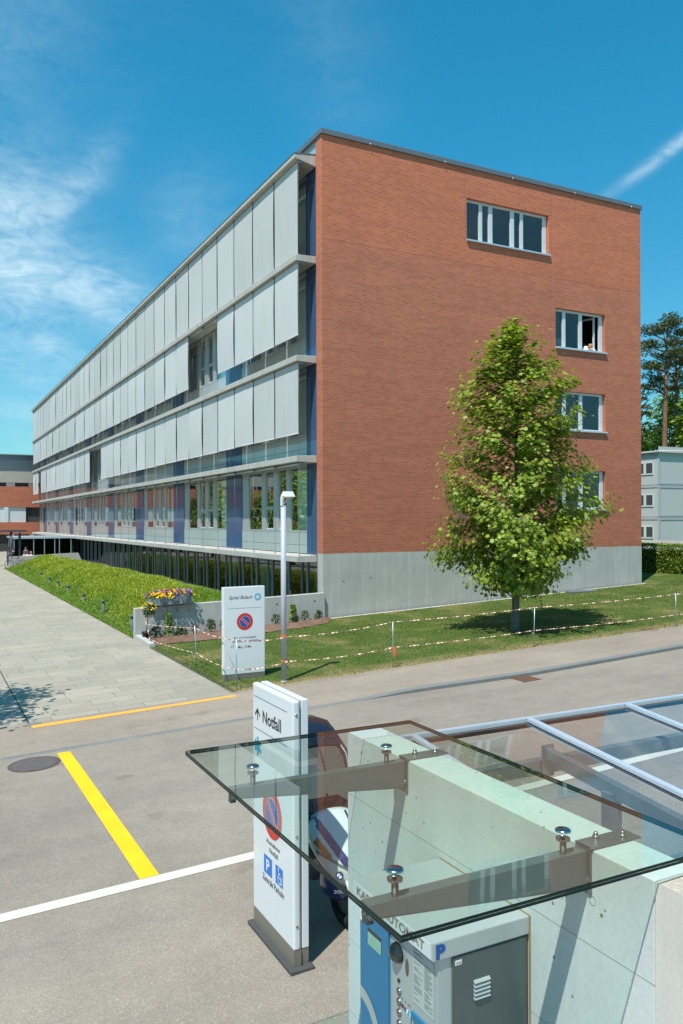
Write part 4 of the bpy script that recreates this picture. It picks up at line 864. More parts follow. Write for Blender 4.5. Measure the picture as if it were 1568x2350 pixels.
for i in range(NB):
    h=1.35+8.05*((i+.5)/NB)**1.08; phi=i*2.39996+random.uniform(-.4,.4)
    if random.random()<.28: phi=random.choice([0,math.pi])+random.uniform(-.5,.5)
    rx=ext(min(h,9.6),phi)*random.uniform(.74,1.03); dr=LAT*math.cos(phi)+DEP*math.sin(phi); rise=random.uniform(.25,.65)*rx*(1 if h>2.6 else -.15); h0=max(.95,h-rise)
    tz=[p[2] for p in tp]; bx0=float(np.interp(h0,tz,[p[0] for p in tp])); a=Vector((bx0,ty,h0)); b=Vector((tx+rx*dr.x,ty+rx*dr.y,h))
    mid=(a+b)/2+Vector((0,0,.10*rx)); m.tube([a,mid,b],[.012+.016*(1-h/10),.009,.003],4,cap=False)
    nl=int((34+50*rx)*random.uniform(.25,1.4)); ts=.12+.93*rng.random(nl)**.8
    tmid=np.array(mid); pa,pb=np.array(a),np.array(b)
    pos=((1-ts)**2)[:,None]*pa+(2*ts*(1-ts))[:,None]*tmid+(ts**2)[:,None]*pb
    pos+=rng.normal(0,1,(nl,3))*np.array([.14,.14,.15])*(.5+.6*ts)[:,None]; LP.append(pos)
    for k in range(3):
        q=random.uniform(.4,.9); c=a.lerp(b,q); e=c+Vector((random.gauss(0,.25),random.gauss(0,.25),random.uniform(.0,.3))); m.tube([c,e],[.006,.002],3,cap=False)
        nn=11; LP.append(np.array(e)+rng.normal(0,.11,(nn,3)))
# leader shoots on top
for dx,dh in ((-.1,9.45),(.12,9.62),(.03,9.3),(.35,9.2),(-.35,8.95)): LP.append(np.array([tx+dx,ty,dh])+rng.normal(0,1,(26,3))*np.array([.07,.07,.15]))
hq=1.7+6.8*rng.random(1500); LP.append(np.stack([tx+rng.normal(0,.38,1500),ty-.15+rng.normal(0,.38,1500),hq],1))
m.build('branches','bark',t)
LP=np.concatenate(LP); leaves('crown',LP,.152*rng.uniform(.55,1.2,len(LP)),'leaf',t,(tx,ty,zg(tx)),MAPLE,.45,.6,.1,out=(tx,ty,3.5))
# bare twigs at the left
m=MB()
for i in range(7):
    a=Vector((1.45,-6.95,3.62)); b=a+Vector((-.42,.05*i-.1,.02+.05*i)); m.tube([a,b,b+Vector((-.38-.06*(i%3),random.uniform(-.15,.15),-.22+.13*i))],[.010,.006,.003],4,cap=False)
m.build('bare_twigs','bark',t)
def bushtree(name,x,y,z0,h,rx,n,size,mat,label,trunk=.15,c0=.25,bark='bark',lobes=14,group=None,tm=OVAL,cat='tree'):
    t=thing(name,(x,y,z0),label,cat,group); m=MB(); m.tube([(x,y,z0-.2),(x+random.uniform(-.2,.2),y,z0+h*.4),(x,y,z0+h*.9)],[trunk,trunk*.6,trunk*.1],8); P=[]
    for i in range(lobes):
        u=(i+.5)/lobes; zz=z0+h*(c0+(1-c0)*u*.93); a=i*2.4+random.uniform(-.5,.5); r=rx*(math.sin(math.pi*min(1,.18+u*.80))**.7)*random.uniform(.35,.75); cx,cy=x+r*math.cos(a),y+r*math.sin(a)
        m.tube([(x,y,zz-h*.12),((x+cx)/2,(y+cy)/2,zz-h*.02),(cx,cy,zz)],[trunk*.35,trunk*.2,.01],5,cap=False)
        k=int(n/lobes); d=rng.normal(size=(k,3)); d/=np.linalg.norm(d,axis=1,keepdims=True); s=rx*random.uniform(.34,.52); P.append(np.array([cx,cy,zz])+d*(rng.random((k,1))**.33)*np.array([s,s,s*.7])*(1+.25*rng.normal(size=(k,1))))
    m.build('trunk',bark,t); P=np.concatenate(P); leaves('crown',P,size*rng.uniform(.6,1.2,len(P)),mat,t,(x,y,z0),tm,.4,.7,.12,out=(x,y,z0+h*.5)); return t
# tree left of the picture, whose shadow falls on the path
bushtree('path_tree',-14.9,-8.9,zg(-14.9),8.2,2.25,4200,.17,'leaf','leafy tree on the left edge of the path throwing its shadow on the slabs',.14,.35,tm=MAPLE)
# woodland behind the containers
def pine(x,y,z0,h,label,clear=.5,rx=4.5,n=7000,lean=0):
    t=thing('pine_tree',(x,y,z0),label,'tree','tall pines behind the containers'); m=MB(); T=[(x,y,z0),(x+lean*.3,y,z0+h*.35),(x+lean*.7,y,z0+h*.7),(x+lean,y,z0+h*.97)]; m.tube(T,[.42,.34,.22,.04],10); P=[]
    nb_=17
    for i in range(nb_):
        u=clear+(1-clear)*((i+.6)/nb_)**.85; zz=z0+h*u; a=i*2.4; f=(u-clear)/(1-clear); r=rx*(math.sin(math.pi*(.18+.70*f))**.8)*random.uniform(.55,1.0); xx=x+lean*u
        cx,cy=xx+r*math.cos(a),y+r*math.sin(a); ze=zz+random.uniform(.2,1.0); m.tube([(xx,y,zz-.8),((xx+cx)/2,(y+cy)/2,zz-.1),(cx,cy,ze)],[.13,.08,.02],5,cap=False)
        for _ in range(3):
            q=random.uniform(.5,1.05); c=np.array([xx+(cx-xx)*q,y+(cy-y)*q,zz+(ze-zz)*q+.1])+rng.normal(0,.5,3)*np.array([1,1,.4]); k=int(n/nb_/3); d=rng.normal(size=(k,3)); d/=np.linalg.norm(d,axis=1,keepdims=True); sg_=rx*random.uniform(.17,.27)
            P.append(c+d*(rng.random((k,1))**.4)*np.array([sg_,sg_,sg_*.42])*1.25)
    m.build('trunk','pbark',t); P=np.concatenate(P); leaves('crown',P,.34*rng.uniform(.6,1.2,len(P)),'needle',t,(x,y,z0),TUFT,.5,.9)
pine(63.7,40,1,25.2,'tallest pine with a bare reddish trunk above the container roof',.66,4.3,9000,.7)
pine(59.9,41,1,17.2,'leaning dark pine right beside the edge of the brick wall',.62,2.0,2200,1.2)
pine(69.5,43,1,24.5,'pine at the right picture edge behind the tallest one',.74,3.6,4500)
for i,(x,y,h,r) in enumerate([(60.5,44,13.6,3.6),(65.2,46,14.5,3.8),(73,47,19.5,4.8),(68.3,39,17.0,2.9),(64.9,37.0,18.4,1.9)]):
    bushtree('broadleaf_tree',x,y,1,h,r,8500 if i<4 else 2400,.52,'leafd',['green tree just above the container roof beside the brick wall','low green tree behind the trunk of the tallest pine','tall green tree at the right picture edge','bright green tree low at the right picture edge','thin light green tree crossing the trunk of the tallest pine'][i],.2,.12 if i<4 else .55,lobes=20)
# hedge
t=thing('hedge',(20.6,-2,zg(20.6)),'clipped green hedge standing beyond the right corner of the building','hedge')
m=MB(); m.box(20.55,21.5,-14,14,.8,2.0); m.build('hedge_core','soil',t)
n=30000; P=np.stack([20.38+1.2*rng.random(n),rng.uniform(-9,14,n),.85+1.45*rng.random(n)],1); f=rng.random(n); P[f<.6,0]=20.38+.14*rng.random((f<.6).sum()); P[(f>=.6)&(f<.85),2]=2.2+.12*rng.random(((f>=.6)&(f<.85)).sum()); leaves('foliage',P,.11*rng.uniform(.6,1.2,n),'hedge',t,(20.6,-2,zg(20.6)),OVAL,.3,1)
# low concrete wall with railing behind the hedge
t=thing('boundary_wall',(30,10,1),'low concrete wall with thin railing behind the hedge','wall')
B('wall_body','oldconc',t,(30,30.3,-5,40,.9,2.18)); m=MB(); m.tube([(30.15,-5,2.38),(30.15,40,2.38)],.02,5)
for y in np.arange(-5,40,1.5): m.tube([(30.15,y,2.15),(30.15,y,2.38)],.015,4)
m.build('railing','galv',t)
# containers
t=thing('container_building',(46,25,.9),'stacked pale grey container building with white framed windows right of the brick wall','building')
cx,cy=45.9,25.0; X1=62; Y1=40
for i in range(3):
    z0=.95+2.9*i; z0=9.05-2.9*(2-i)-2.9+.55; z1=z0+2.86
    m=MB(); m.box(cx,X1,cy,Y1,z0,z1); 
    b=m.build('container','cont',t)
    m=MB(); m.box(cx-.04,X1,cy-.04,cy,z1-.25,z1-.02); m.box(cx-.04,X1,cy-.04,cy,z0,z0+.2); m.box(cx-.04,cx,cy,Y1,z1-.22,z1-.02); m.box(cx-.05,cx+.1,cy-.05,cy+.1,z0,z1)
    for j in range(40): xx=cx+.2+j*.4; m.box(xx,xx+.03,cy-.02,cy,z0+.2,z1-.25)
    m.build('container_frame','contd',t)
    for yw in (25.62,28.6,31.4,34.2,37):
        w_=MB(); za=z0+.92; zb_=za+1.12; w_.box(cx-.06,cx-.0,yw,yw+1.9,za,za+.12); w_.box(cx-.06,cx,yw,yw+1.9,zb_-.07,zb_); w_.box(cx-.06,cx,yw,yw+.06,za+.12,zb_-.07); w_.box(cx-.06,cx,yw+1.84,yw+1.9,za+.12,zb_-.07); w_.box(cx-.06,cx,yw+.80,yw+1.08,za+.12,zb_-.07)
        wq=w_.build('window','wframe',t); g=MB(); g.quad((cx-.03,yw+.08,za+.12),(cx-.03,yw+1.82,za+.12),(cx-.03,yw+1.82,zb_-.07),(cx-.03,yw+.08,zb_-.07)); g.build('pane','dark',wq,fix=False)
m=MB(); m.box(cx-.25,X1+.3,cy-.25,Y1+.2,z1+.02,z1+.10); 
for j in range(70): m.tube([(cx-.3,cy-.2+j*.21,z1+.13),(X1,cy-.2+j*.21,z1+.45)],.05,5)
m.box(cx-.12,X1,cy-.12,cy-.05,z1,z1+.55); m.build('corrugated_roof','cont',t)
# ================================================================== FAR END OF THE PATH
Y=82.0
t=thing('clinic_wing',(-12,Y,-.6),'red brick wing with grey metal attic storey closing the end of the path','building')
def bx(n,mt,*b): return B(n,mt,t,*b)
bx('brick_band','brick',(-60,12,Y,Y+12,5.36,7.93),(-60,12,Y,Y+12,1.98,3.48)); bx('attic_cladding','fgrey',(-60,12,Y+.4,Y+12,9.82,11.82)); bx('plaster_band','fbeige',(-60,12,Y+.1,Y+12,8.42,9.81)); bx('roof_edge','cop',(-60.1,12.1,Y+.2,Y+12.1,11.83,11.95))
bx('core','dark',(-59,11,Y+.35,Y+11,-.8,9.7)); m=MB()
for i in range(12): z=9.95+i*.155; m.box(-60,12,Y+.37,Y+.4,z,z+.02)
m.build('cladding_rib','cop',t); 
pr_=None
for i in range(24):
    x=-3.7-2.55*i if i<22 else 1.4+2.55*(i-22)
    m=MB(); m.box(x,x+.5,Y+.0,Y+.2,3.485,5.355)
    if i%3==1: m.box(x+.5,x+2.0,Y+.12,Y+.3,3.5,3.62); m.box(x+.5,x+2.0,Y+.12,Y+.3,5.25,5.35); m.box(x+.5,x+.6,Y+.12,Y+.3,3.62,5.25); m.box(x+1.9,x+2.0,Y+.12,Y+.3,3.62,5.25)
    m.box(x+2.0,x+2.55,Y+.1,Y+.2,3.485,5.355) if i%3==1 else m.box(x+.5,x+2.55,Y+.15,Y+.3,3.485,5.355)
    f=m.build('window','wframe',t)
    g=MB(); g.quad((x+.5,Y+.31,3.5),(x+2.0,Y+.31,3.5),(x+2.0,Y+.31,5.34),(x+.5,Y+.31,5.34)); g.build('pane','oval',f,fix=False)
m=MB()
for i in range(26): x=-58+i*2.6; m.box(x,x+1.0,Y+.3,Y+.4,7.94,8.41)
m.build('clerestory_panel','wframe',t)
m=MB()
for i in range(26): x=-58.2+i*2.3; m.box(x,x+.45,Y,Y+.3,-.7,1.97)
m.build('pier','fbeige',t)
# entrance canopy frame: two dark columns and a beam
t=thing('entrance_canopy',(-5.9,49,-.25),'dark steel canopy frame with round columns before the entrance','canopy')
for x_ in (-6.0,-5.28): m=MB(); m.tube([(x_,49.0+(x_+6)*.5,-.4),(x_,49.0+(x_+6)*.5,2.68)],.10,14); m.build('column','fcol',t)
B('beam','fcol',t,(-14,-4.75,48.8,49.2,2.685,2.84))
t=thing('entrance_pavilion',(-4,50,-.25),'low glazed entrance pavilion under the last ledge of the long facade','pavilion')
m=MB()
for x_ in (-5.70,-5.22,-4.08,-3.18,-2.30,-1.9,-.9): m.box(x_,x_+.06,50,50.08,-.3,2.05)
for y_ in (51.5,53,54.5): m.box(-5.70,-5.64,y_,y_+.06,-.3,2.05)
m.build('mullion','frame',t); B('roof_slab','alu',t,(-5.75,.0,49.95,56,2.05,2.22)); m=MB(); m.quad((-5.68,50.04,-.3),(0,50.04,-.3),(0,50.04,2.05),(-5.68,50.04,2.05)); m.quad((-5.66,50.04,-.3),(-5.66,56,-.3),(-5.66,56,2.05),(-5.66,50.04,2.05)); m.build('glazing','dglass',t,fix=False); B('back_wall','dark',t,(-5.6,.05,55.8,56,-.3,2.05))
t=thing('path_end_wall',(-6.4,46,-.2),'low concrete wall closing the far end of the planted bank','wall')
m=MB(); m.prism([(-6.45,46,-.4),(.0,46,-1.3),(-.9,46,.86),(-2.0,46,.83),(-6.45,46,.64)],(0,.25,0)); m.build('wall_body','ledge',t)
# ================================================================== PEOPLE (far group and the one in the window)
def figure(x,y,z,rz,label,top,legs,hair,h=1.68,seated=False,arm=None,bust=False):
    t=thing('person',(x,y,z),label,'person',None,rz); s=h/1.68; O=(0,0,0)
    V=[];E=[];Rr=[]
    def add(p,r,par=None):
        V.append((p[0]*s,p[1]*s,p[2]*s)); Rr.append(r*s)
        if par is not None: E.append((par,len(V)-1))
        return len(V)-1
    pel=add((0,0,.92),.13); ch=add((0,-.01,1.18),.13,pel); sh=add((0,0,1.36),.12,ch); nk=add((0,-.01,1.45),.055,sh); hd=add((0,-.02,1.54),.085,nk); add((0,-.02,1.60),.09,hd)
    for sd in (1,-1):
        a=add((.17*sd,0,1.36),.055,sh); e=add((.22*sd,-.02 if not arm else -.12,1.10 if not arm else 1.16),.042,a); w_=add((.22*sd,-.10 if not arm else -.30,.88 if not arm else 1.18),.032,e); add((.20*sd,-.13 if not arm else -.37,.80 if not arm else 1.2),.035,w_)
        if not bust:
            k=add((.09*sd,0,.85),.085,pel); q=add((.10*sd,-.02 if not seated else -.38,.48 if not seated else .80),.06,k); f=add((.10*sd,.0 if not seated else -.38,.08 if not seated else .40),.04,q); add((.11*sd,-.12 if not seated else -.5,.03 if not seated else .36),.035,f)
    me=bpy.data.meshes.new('body'); me.from_pydata(V,E,[]); me.update(); me.materials.append(MT['skin'])
    bo=bpy.data.objects.new('body',me); COL.objects.link(bo); bo.parent=t; ORG[bo.name]=Vector(O)
    md=bo.modifiers.new('skin','SKIN')
    for i,vv in enumerate(me.skin_vertices[0].data): vv.radius=(Rr[i],Rr[i]*.8); vv.use_root=(i==0)
    su=bo.modifiers.new('s','SUBSURF'); su.levels=2; su.render_levels=2
    def cloth(name,ps,rs,mat):
        c=MB()
        for P_,R_ in zip(ps,rs): c.tube([tuple(q*s for q in p) for p in P_],[r*s for r in R_],12)
        c.build(name,mat,t,org=O)
    ay=-.02 if not arm else -.12; az_=1.10 if not arm else 1.16
    cloth('top',[[(0,0,.88),(0,-.01,1.1),(0,0,1.3),(0,0,1.41)]]+[[(.13*sd,0,1.37),(.22*sd,ay,az_),(.22*sd,-.10 if not arm else -.28,.90 if not arm else 1.18)] for sd in (1,-1)],[[.165,.16,.175,.085]]+[[.075,.06,.045]]*2,top)
    if not bust:
        if seated: cloth('trousers',[[(.08*sd,.02,.9),(.10*sd,-.38,.82),(.10*sd,-.38,.42)] for sd in (1,-1)],[[.12,.08,.06]]*2,legs)
        else: cloth('trousers',[[(.07*sd,0,.95),(.10*sd,-.02,.48),(.10*sd,0,.08)] for sd in (1,-1)],[[.12,.078,.058]]*2,legs)
    hm=MB(); hm.lathe((0,.005*s,1.585*s),[(.001,.125*s),(.055*s,.112*s),(.09*s,.07*s),(.10*s,.01*s),(.085*s,-.05*s)],14); hm.v=[(a,b+.015,c) for a,b,c in hm.v]; hm.build('hair',hair,t,org=O)
    return t
figure(-6.15,49.7,-.35,.5,'person in grey top and jeans holding a hand up, leftmost of the far group','gcloth','jean','dhair',1.68,arm=1)
figure(-5.92,48.3,-.35,-1.2,'person dressed in black and grey beside the dark column','bcloth','bcloth','dhair',1.62,arm=1)
for i,(x_,y_,lb,tp_,hr) in enumerate([(-5.02,48.2,'person in pink behind the low wall, right of the columns','pink','dhair'),(-4.80,48.0,'person in white top seated with dark hair behind the low wall','shirt','dhair'),(-4.50,48.0,'blond person in white, rightmost of the seated group','shirt','hair')]):
    figure(x_,y_,-.62,.8,lb,tp_,'jean',hr,1.6)
figure(-4.83,48.9,-.36,.2,'person in navy blue standing behind the seated group','navy','navy','dhair',1.7)
# person leaning out of the third-storey window
wx,wz=13.25,10.97+.04
t=thing('person',(wx,.10,wz),'blond person in a white shirt leaning on the sill of the open window','person')
V=[];E=[];Rr=[]
def add(p,r,par=None):
    V.append(p); Rr.append(r)
    if par is not None: E.append((par,len(V)-1))
    return len(V)-1
pel=add((-.02,.62,-.05),.15); ch=add((-.02,.40,.08),.14,pel); sh=add((-.01,.20,.14),.12,ch); nk=add((.0,.08,.17),.055,sh); hd=add((.01,-.02,.20),.08,nk); add((.015,-.05,.25),.085,hd)
for sd in (1,-1):
    a=add((.17*sd,.20,.12),.055,sh); e=add((.27*sd,.02,.06),.045,a); w_=add((.10*sd,-.03,.06),.032,e); pm=add((.04*sd,-.05,.065),.033,w_)
    for k in range(4): f0=add((.02*sd-.004*k*sd,-.075-.006*k,.07+.014*(k-1.5)),.010,pm); add((-.01*sd,-.08,.068+.012*(k-1.5)),.008,f0)
me=bpy.data.meshes.new('body'); me.from_pydata(V,E,[]); me.materials.append(MT['skin']); bo=bpy.data.objects.new('body',me); COL.objects.link(bo); bo.parent=t; md=bo.modifiers.new('skin','SKIN')
for i,vv in enumerate(me.skin_vertices[0].data): vv.radius=(Rr[i],Rr[i]*.9); vv.use_root=(i==0)
su=bo.modifiers.new('s','SUBSURF'); su.levels=2; su.render_levels=2
m=MB(); m.tube([(-.02,.7,-.1),(-.02,.42,.08),(-.01,.2,.14),(0,.11,.165)],[.17,.175,.16,.075],14)
for sd in (1,-1): m.tube([(.13*sd,.2,.13),(.28*sd,.02,.065),(.13*sd,-.03,.065)],[.08,.066,.048],10)
m.build('shirt','shirt',t,org=(0,0,0))
m=MB(); m.lathe((.01,.0,.235),[(.001,.115),(.06,.10),(.095,.06),(.102,0),(.085,-.055)],16); m.build('hair','hair',t,org=(0,0,0))
m=MB(); m.lathe((.015,-.108,.215),[(.001,-.02),(.012,-.008),(.016,.01)],8,ax='y'); m.build('nose','skin',t,org=(0,0,0))
for sd in (1,-1): m=MB(); m.lathe((.015+.03*sd,-.10,.245),[(.001,-.006),(.009,0),(.009,.01)],8,ax='y'); m.build('eye','ink',t,org=(0,0,0))
# bicycle behind the far low wall
x,y,z=-6.35,45.3,zg(-6.4)
t=thing('bicycle',(x,y,z),'dark bicycle leaning at the left end of the far low wall','bicycle')
def wheel(cx,cy,par,r=.33):
    a=MB(); pts=[(cx+r*math.cos(k*math.pi/12),cy,z+r+r*math.sin(k*math.pi/12)) for k in range(25)]; a.tube(pts,.02,6,cap=False); wv=a.build('wheel','rub',par)
    a=MB()
    for k in range(10): a.tube([(cx,cy,z+r),(cx+r*math.cos(k*.628),cy,z+r+r*math.sin(k*.628))],.003,3)
    a.build('spokes','steel',wv,org=ORG[par.name])
wheel(x-.18,y,t); wheel(x+.87,y,t)
m=MB(); A=(x-.18,y,z+.33); Bq=(x+.87,y,z+.33); bb_=(x+.4,y,z+.3); st=(x+.52,y,z+.85); hdp=(x+.02,y,z+.88)
for p,q in ((bb_,st),(bb_,hdp),(hdp,(st[0]-.02,y,z+.75)),(Bq,bb_),(Bq,st),(A,hdp),(hdp,(x,y,z+1.0))): m.tube([p,q],.016,6)
m.build('bike_frame','fcol',t); m=MB(); m.tube([(x+.02,y-.25,z+1.02),(x-.02,y,z+1.0),(x+.02,y+.25,z+1.02)],.014,6); m.build('handlebar','steel',t); B('saddle','rub',t,(x+.42,x+.66,y-.06,y+.06,z+.88,z+.93),bevel=.02)
# ================================================================== CONCRETE WALL, GLASS CANOPY, TICKET MACHINE
xw,xo,zt=-10.302,-10.03,2.006
t=thing('concrete_wall',(-10.17,-23,-.42),'tall pale concrete wall carrying the glass canopy and the ticket machine','wall')
m=MB(); m.prism([(xw,-24.262,-.5),(xw,-21.38,-.5),(xw,-21.38,zt+.0),(xw,-24.262,zt)],(xo-xw,0,0)); m.build('wall_body','wallconc',t,bevel=.006)
for z in (1.545,1.0,.46,-.08): m=MB(); m.box(xw-.0015,xw+.002,-24.262,-21.385,z,z+.003); m.build('formwork_joint','jline',t,fix=False)
m=MB()
for y,z in ((-23.95,1.72),(-22.35,1.0),(-21.6,1.9),(-23.98,.9)): m.add(disc((xw-.002,y,z),(0,-1,0),(0,0,1),.009,10).v,[tuple(range(10))])
m.build('air_hole','sbrown',t,fix=False)
m=MB(); m.lathe((xw-.002,-23.89,1.765),[(.022,0),(.02,.02),(.014,.03),(.001,.03)],18,ax='x'); m.build('tie_hole','tie',t)
t=thing('weathered_wall',(-10.15,-25,-.42),'rough topped weathered concrete wall at the right picture edge','wall')
m=MB(); n=14
xsR=np.linspace(xw,xo,6); ysR=np.linspace(-24.268,-27.2,n); 
for y in ysR:
    for x in xsR: m.v.append((x,y,zt-.004+random.uniform(-.004,.004)))
for j in range(n-1):
    for i in range(5): a=j*6+i; m.f.append((a,a+1,a+7,a+6)); m.m.append(1); m.sm.append(True)
m.add([(xw,-24.268,-.5),(xw,-27.2,-.5),(xw,-27.2,zt-.003),(xw,-24.268,zt-.003)],[(0,1,2,3)],0); m.add([(xo,-24.268,-.5),(xo,-27.2,-.5),(xo,-27.2,zt-.003),(xo,-24.268,zt-.003)],[(3,2,1,0)],0); m.add([(xw,-24.268,-.5),(xo,-24.268,-.5),(xo,-24.268,zt-.003),(xw,-24.268,zt-.003)],[(0,1,2,3)],0); m.add([(xw,-27.2,-.5),(xo,-27.2,-.5),(xo,-27.2,zt-.003),(xw,-27.2,zt-.003)],[(0,1,2,3)],0)
m.build('wall_body',['oldconc','gravel'],t,fix=False)
# canopy
zc=2.077; cy0,cy1,cx0,cx1=-24.31,-21.66,-11.635,-9.925
t=thing('glass_canopy',(-10.8,-23,2.0),'frameless glass canopy on two steel brackets over the ticket machine','canopy')
m=MB(); m.quad((cx0,cy0,zc+.028),(cx1,cy0,zc+.028),(cx1,cy1,zc+.028),(cx0,cy1,zc+.028)); m.build('glass_pane','canglass',t,fix=False)
m=MB()
for a,b in (((cx0,cy0),(cx1,cy0)),((cx1,cy0),(cx1,cy1)),((cx1,cy1),(cx0,cy1)),((cx0,cy1),(cx0,cy0))):
    m.quad((*a,zc),(*b,zc),(*b,zc+.0135),(*a,zc+.0135)); m.quad((*a,zc+.0142),(*b,zc+.0142),(*b,zc+.0278),(*a,zc+.0278))
m.build('glass_edge','gedge',t,fix=False)
for ya in (-22.19,-23.84):
    m=MB(); w2=.034; xt_=-11.52; zt_=2.0
    m.prism([(xt_,ya-.004,zt_-.006),(xt_,ya-.004,zt_-.055),(xw-.012,ya-.004,zt_-.17),(xw-.012,ya-.004,zt_-.006)],(0,.008,0))
    m.box(xt_,xw-.012,ya-w2,ya+w2,zt_-.006,zt_); m.prism([(xt_,ya-w2,zt_-.053),(xw-.012,ya-w2,zt_-.172),(xw-.012,ya-w2,zt_-.178),(xt_,ya-w2,zt_-.059)],(0,2*w2,0))
    m.prism([(xt_+.002,ya-w2,zt_-.006),(xt_+.002,ya-w2,zt_-.055),(xw-.012,ya-w2,zt_-.17),(xw-.012,ya-w2,zt_-.006)],(0,.006,0)) ; m.prism([(xt_+.002,ya+w2-.006,zt_-.006),(xt_+.002,ya+w2-.006,zt_-.055),(xw-.012,ya+w2-.006,zt_-.17),(xw-.012,ya+w2-.006,zt_-.006)],(0,.006,0))
    br=m.build('bracket','bracket',t)
    m=MB(); m.box(xw-.011,xw-.001,ya-.05,ya+.05,1.79,zt+.012); m.box(xw-.011,-9.985,ya-.06,ya+.06,zt+.0025,zt+.012); m.build('fixing_plate','bracket',br,bevel=.004,org=ORG[t.name])
    m=MB()
    for x_,y_ in ((-10.20,ya+.03),(-10.07,ya-.02)): m.lathe((x_,y_,zt+.012),[(.018,0),(.018,.012),(.013,.014),(.013,.024),(.008,.032),(.001,.034)],12)
    m.lathe((xw-.011,ya-.02,1.86),[(.022,0),(.02,-.008),(.012,-.016),(.001,-.019)],12,ax='x'); m.build('bolt','steel',br,org=ORG[t.name])
    for x_ in (-11.375,-10.44):
        m=MB(); m.lathe((x_,ya,0),[(.016,2.0),(.016,zc-.014),(.034,zc-.012),(.034,zc-.002)],18); m.lathe((x_,ya,zc+.029),[(.038,0),(.038,.007),(.033,.011),(.001,.0125)],24); m.build('glass_clamp','steel',t)
    m=MB(); m.box(xt_-.004,xt_+.03,ya-.02,ya+.02,zt_-.085,zt_-.055); m.build('end_cap','plate',t)
# ticket machine
xf,xb,y1,y0=-10.917,xw-.003,-22.60,-23.44; ZM=1.5
t=thing('ticket_machine',(-10.6,-23.02,-.43),'silver and blue parking ticket machine fixed to the concrete wall under the canopy','ticket machine')
m=MB(); m.box(xf,xb,y0,y1,1.405,ZM); m.build('hood','ksilver',t,bevel=.006); B('name_panel','wframe',t,(xf-.003,xf+.001,y0+.012,y1-.012,1.413,ZM-.008))
textbox('KASSENAUTOMAT',(xf-.004,-22.665,1.432),(0,-1,0),(0,0,1),.705,.048,'sbrown',t,bold=.012)
xf2=-10.872
m=MB(); m.box(xf2,xb-.002,y0+.02,y1-.02,-.43,1.404); m.build('cabinet','ksilver',t,bevel=.004)
B('blue_door','kblue',t,(xf2-.012,xf2-.0005,-22.955,-22.635,-.35,1.395)); B('side_door','kdark',t,(-10.79,xb-.01,y0+.008,y0+.0195,-.35,1.392),bevel=.003)
m=MB()
for i in range(5):
    z=1.250-i*.021; m.prism([(-10.665,y0+.008,z),(-10.665,y0-.006,z-.012),(-10.665,y0+.008,z-.015)],(.10,0,0))
m.build('louvre','ksilver',t); B('number_tag','pureW',t,(-10.778,-10.738,y0+.006,y0+.0075,1.352,1.376)); textbox('331405',(-10.775,y0+.005,1.358),(1,0,0),(0,0,1),.032,.012,'ink',t)
textbox('P',(-10.898,y0-.0012,1.414),(1,0,0),(0,0,1),.056,.074,'sblue',t,bold=.05)
xp=xf2-.0125
B('display_recess','dark',t,(xp-.0005,xp+.003,-22.88,-22.725,1.165,1.262)); m=MB(); m.quad((xp-.0015,-22.728,1.167),(xp-.0015,-22.878,1.167),(xp-.0012,-22.878,1.240),(xp-.0012,-22.728,1.240)); m.build('display','lcd',t,fix=False)
B('notice','pureW',t,(xp-.001,xp+.0005,-22.715,-22.638,1.27,1.36)); 
for i,s_ in enumerate(('ACHTUNG','Video-','überwachung')): textbox(s_,(xp-.0012,-22.645,1.335-i*.022),(0,-1,0),(0,0,1),.06 if i!=1 else .035,.011,'red',t)
xq=xf2-.0008
B('tariff_sheet','paper',t,(xq-.002,xq,-23.385,-23.19,1.075,1.362)); textbox('Parkgebühren',(xq-.0025,-23.20,1.335),(0,-1,0),(0,0,1),.085,.014,'ink',t)
m=MB()
for i in range(24):
    z=1.318-i*.0095
    for ya,yb in ((-23.20,-23.20-random.uniform(.03,.085)),(-23.30,-23.30-random.uniform(.03,.075))):
        if random.random()<.82: m.quad((xq-.0024,ya,z),(xq-.0024,yb,z),(xq-.0024,yb,z+.0035),(xq-.0024,ya,z+.0035))
m.build('small_print','kdark',t,fix=False)
m=MB(); e=disc((xq-.001,-23.129,1.222),(0,-1,0),(0,0,1),.047,20); e.v=[(a,-23.129+(b+23.129)*.36,c) for a,b,c in e.v]; m.add(e.v,e.f); m.build('speaking_window','oval',t,fix=False)
for i,z in enumerate((1.053,.997,.939,.88,.82,.76)): 
    m=MB(); m.lathe((xq,-23.048,z+.0),[(.021,0),(.021,-.006),(.015,-.008),(.001,-.007)],18,ax='x'); m.build('button','steel',t)
m=MB(); m.lathe((xq,-23.048,1.113),[(.012,0),(.010,-.006),(.001,-.006)],14,ax='x'); m.build('key_lock','ink',t)
m=MB(); rr2=[]; 
m.lathe((xq,-23.04,1.26),[(.055,0),(.052,-.02),(.03,-.045),(.001,-.05)],20,ax='x'); m.build('coin_slot_shield','screen',t)
for k,mt in enumerate(('ink','red','sblue','pureW','cyan','pureW','red')): B('flag_strip',mt,t,(xq-.0015,xq,-23.075-.016*(k+1)+.001,-23.075-.016*k,.985-.002*k,1.003-.002*k))
textbox('fr  it  en',(xq-.0015,-23.075,1.028),(0,-1,0),(0,0,1),.09,.012,'ink',t)
B('lower_panel','kblue',t,(xf2-.012,xf2-.0005,-23.40,-23.18,.55,1.02)); m=MB(); m.quad((xf2-.0135,-23.20,.90),(xf2-.0135,-23.26,.90),(xf2-.0135,-23.20,.99),mi=0); m.build('yellow_triangle','fy',t,fix=False)
m=MB(); k=18
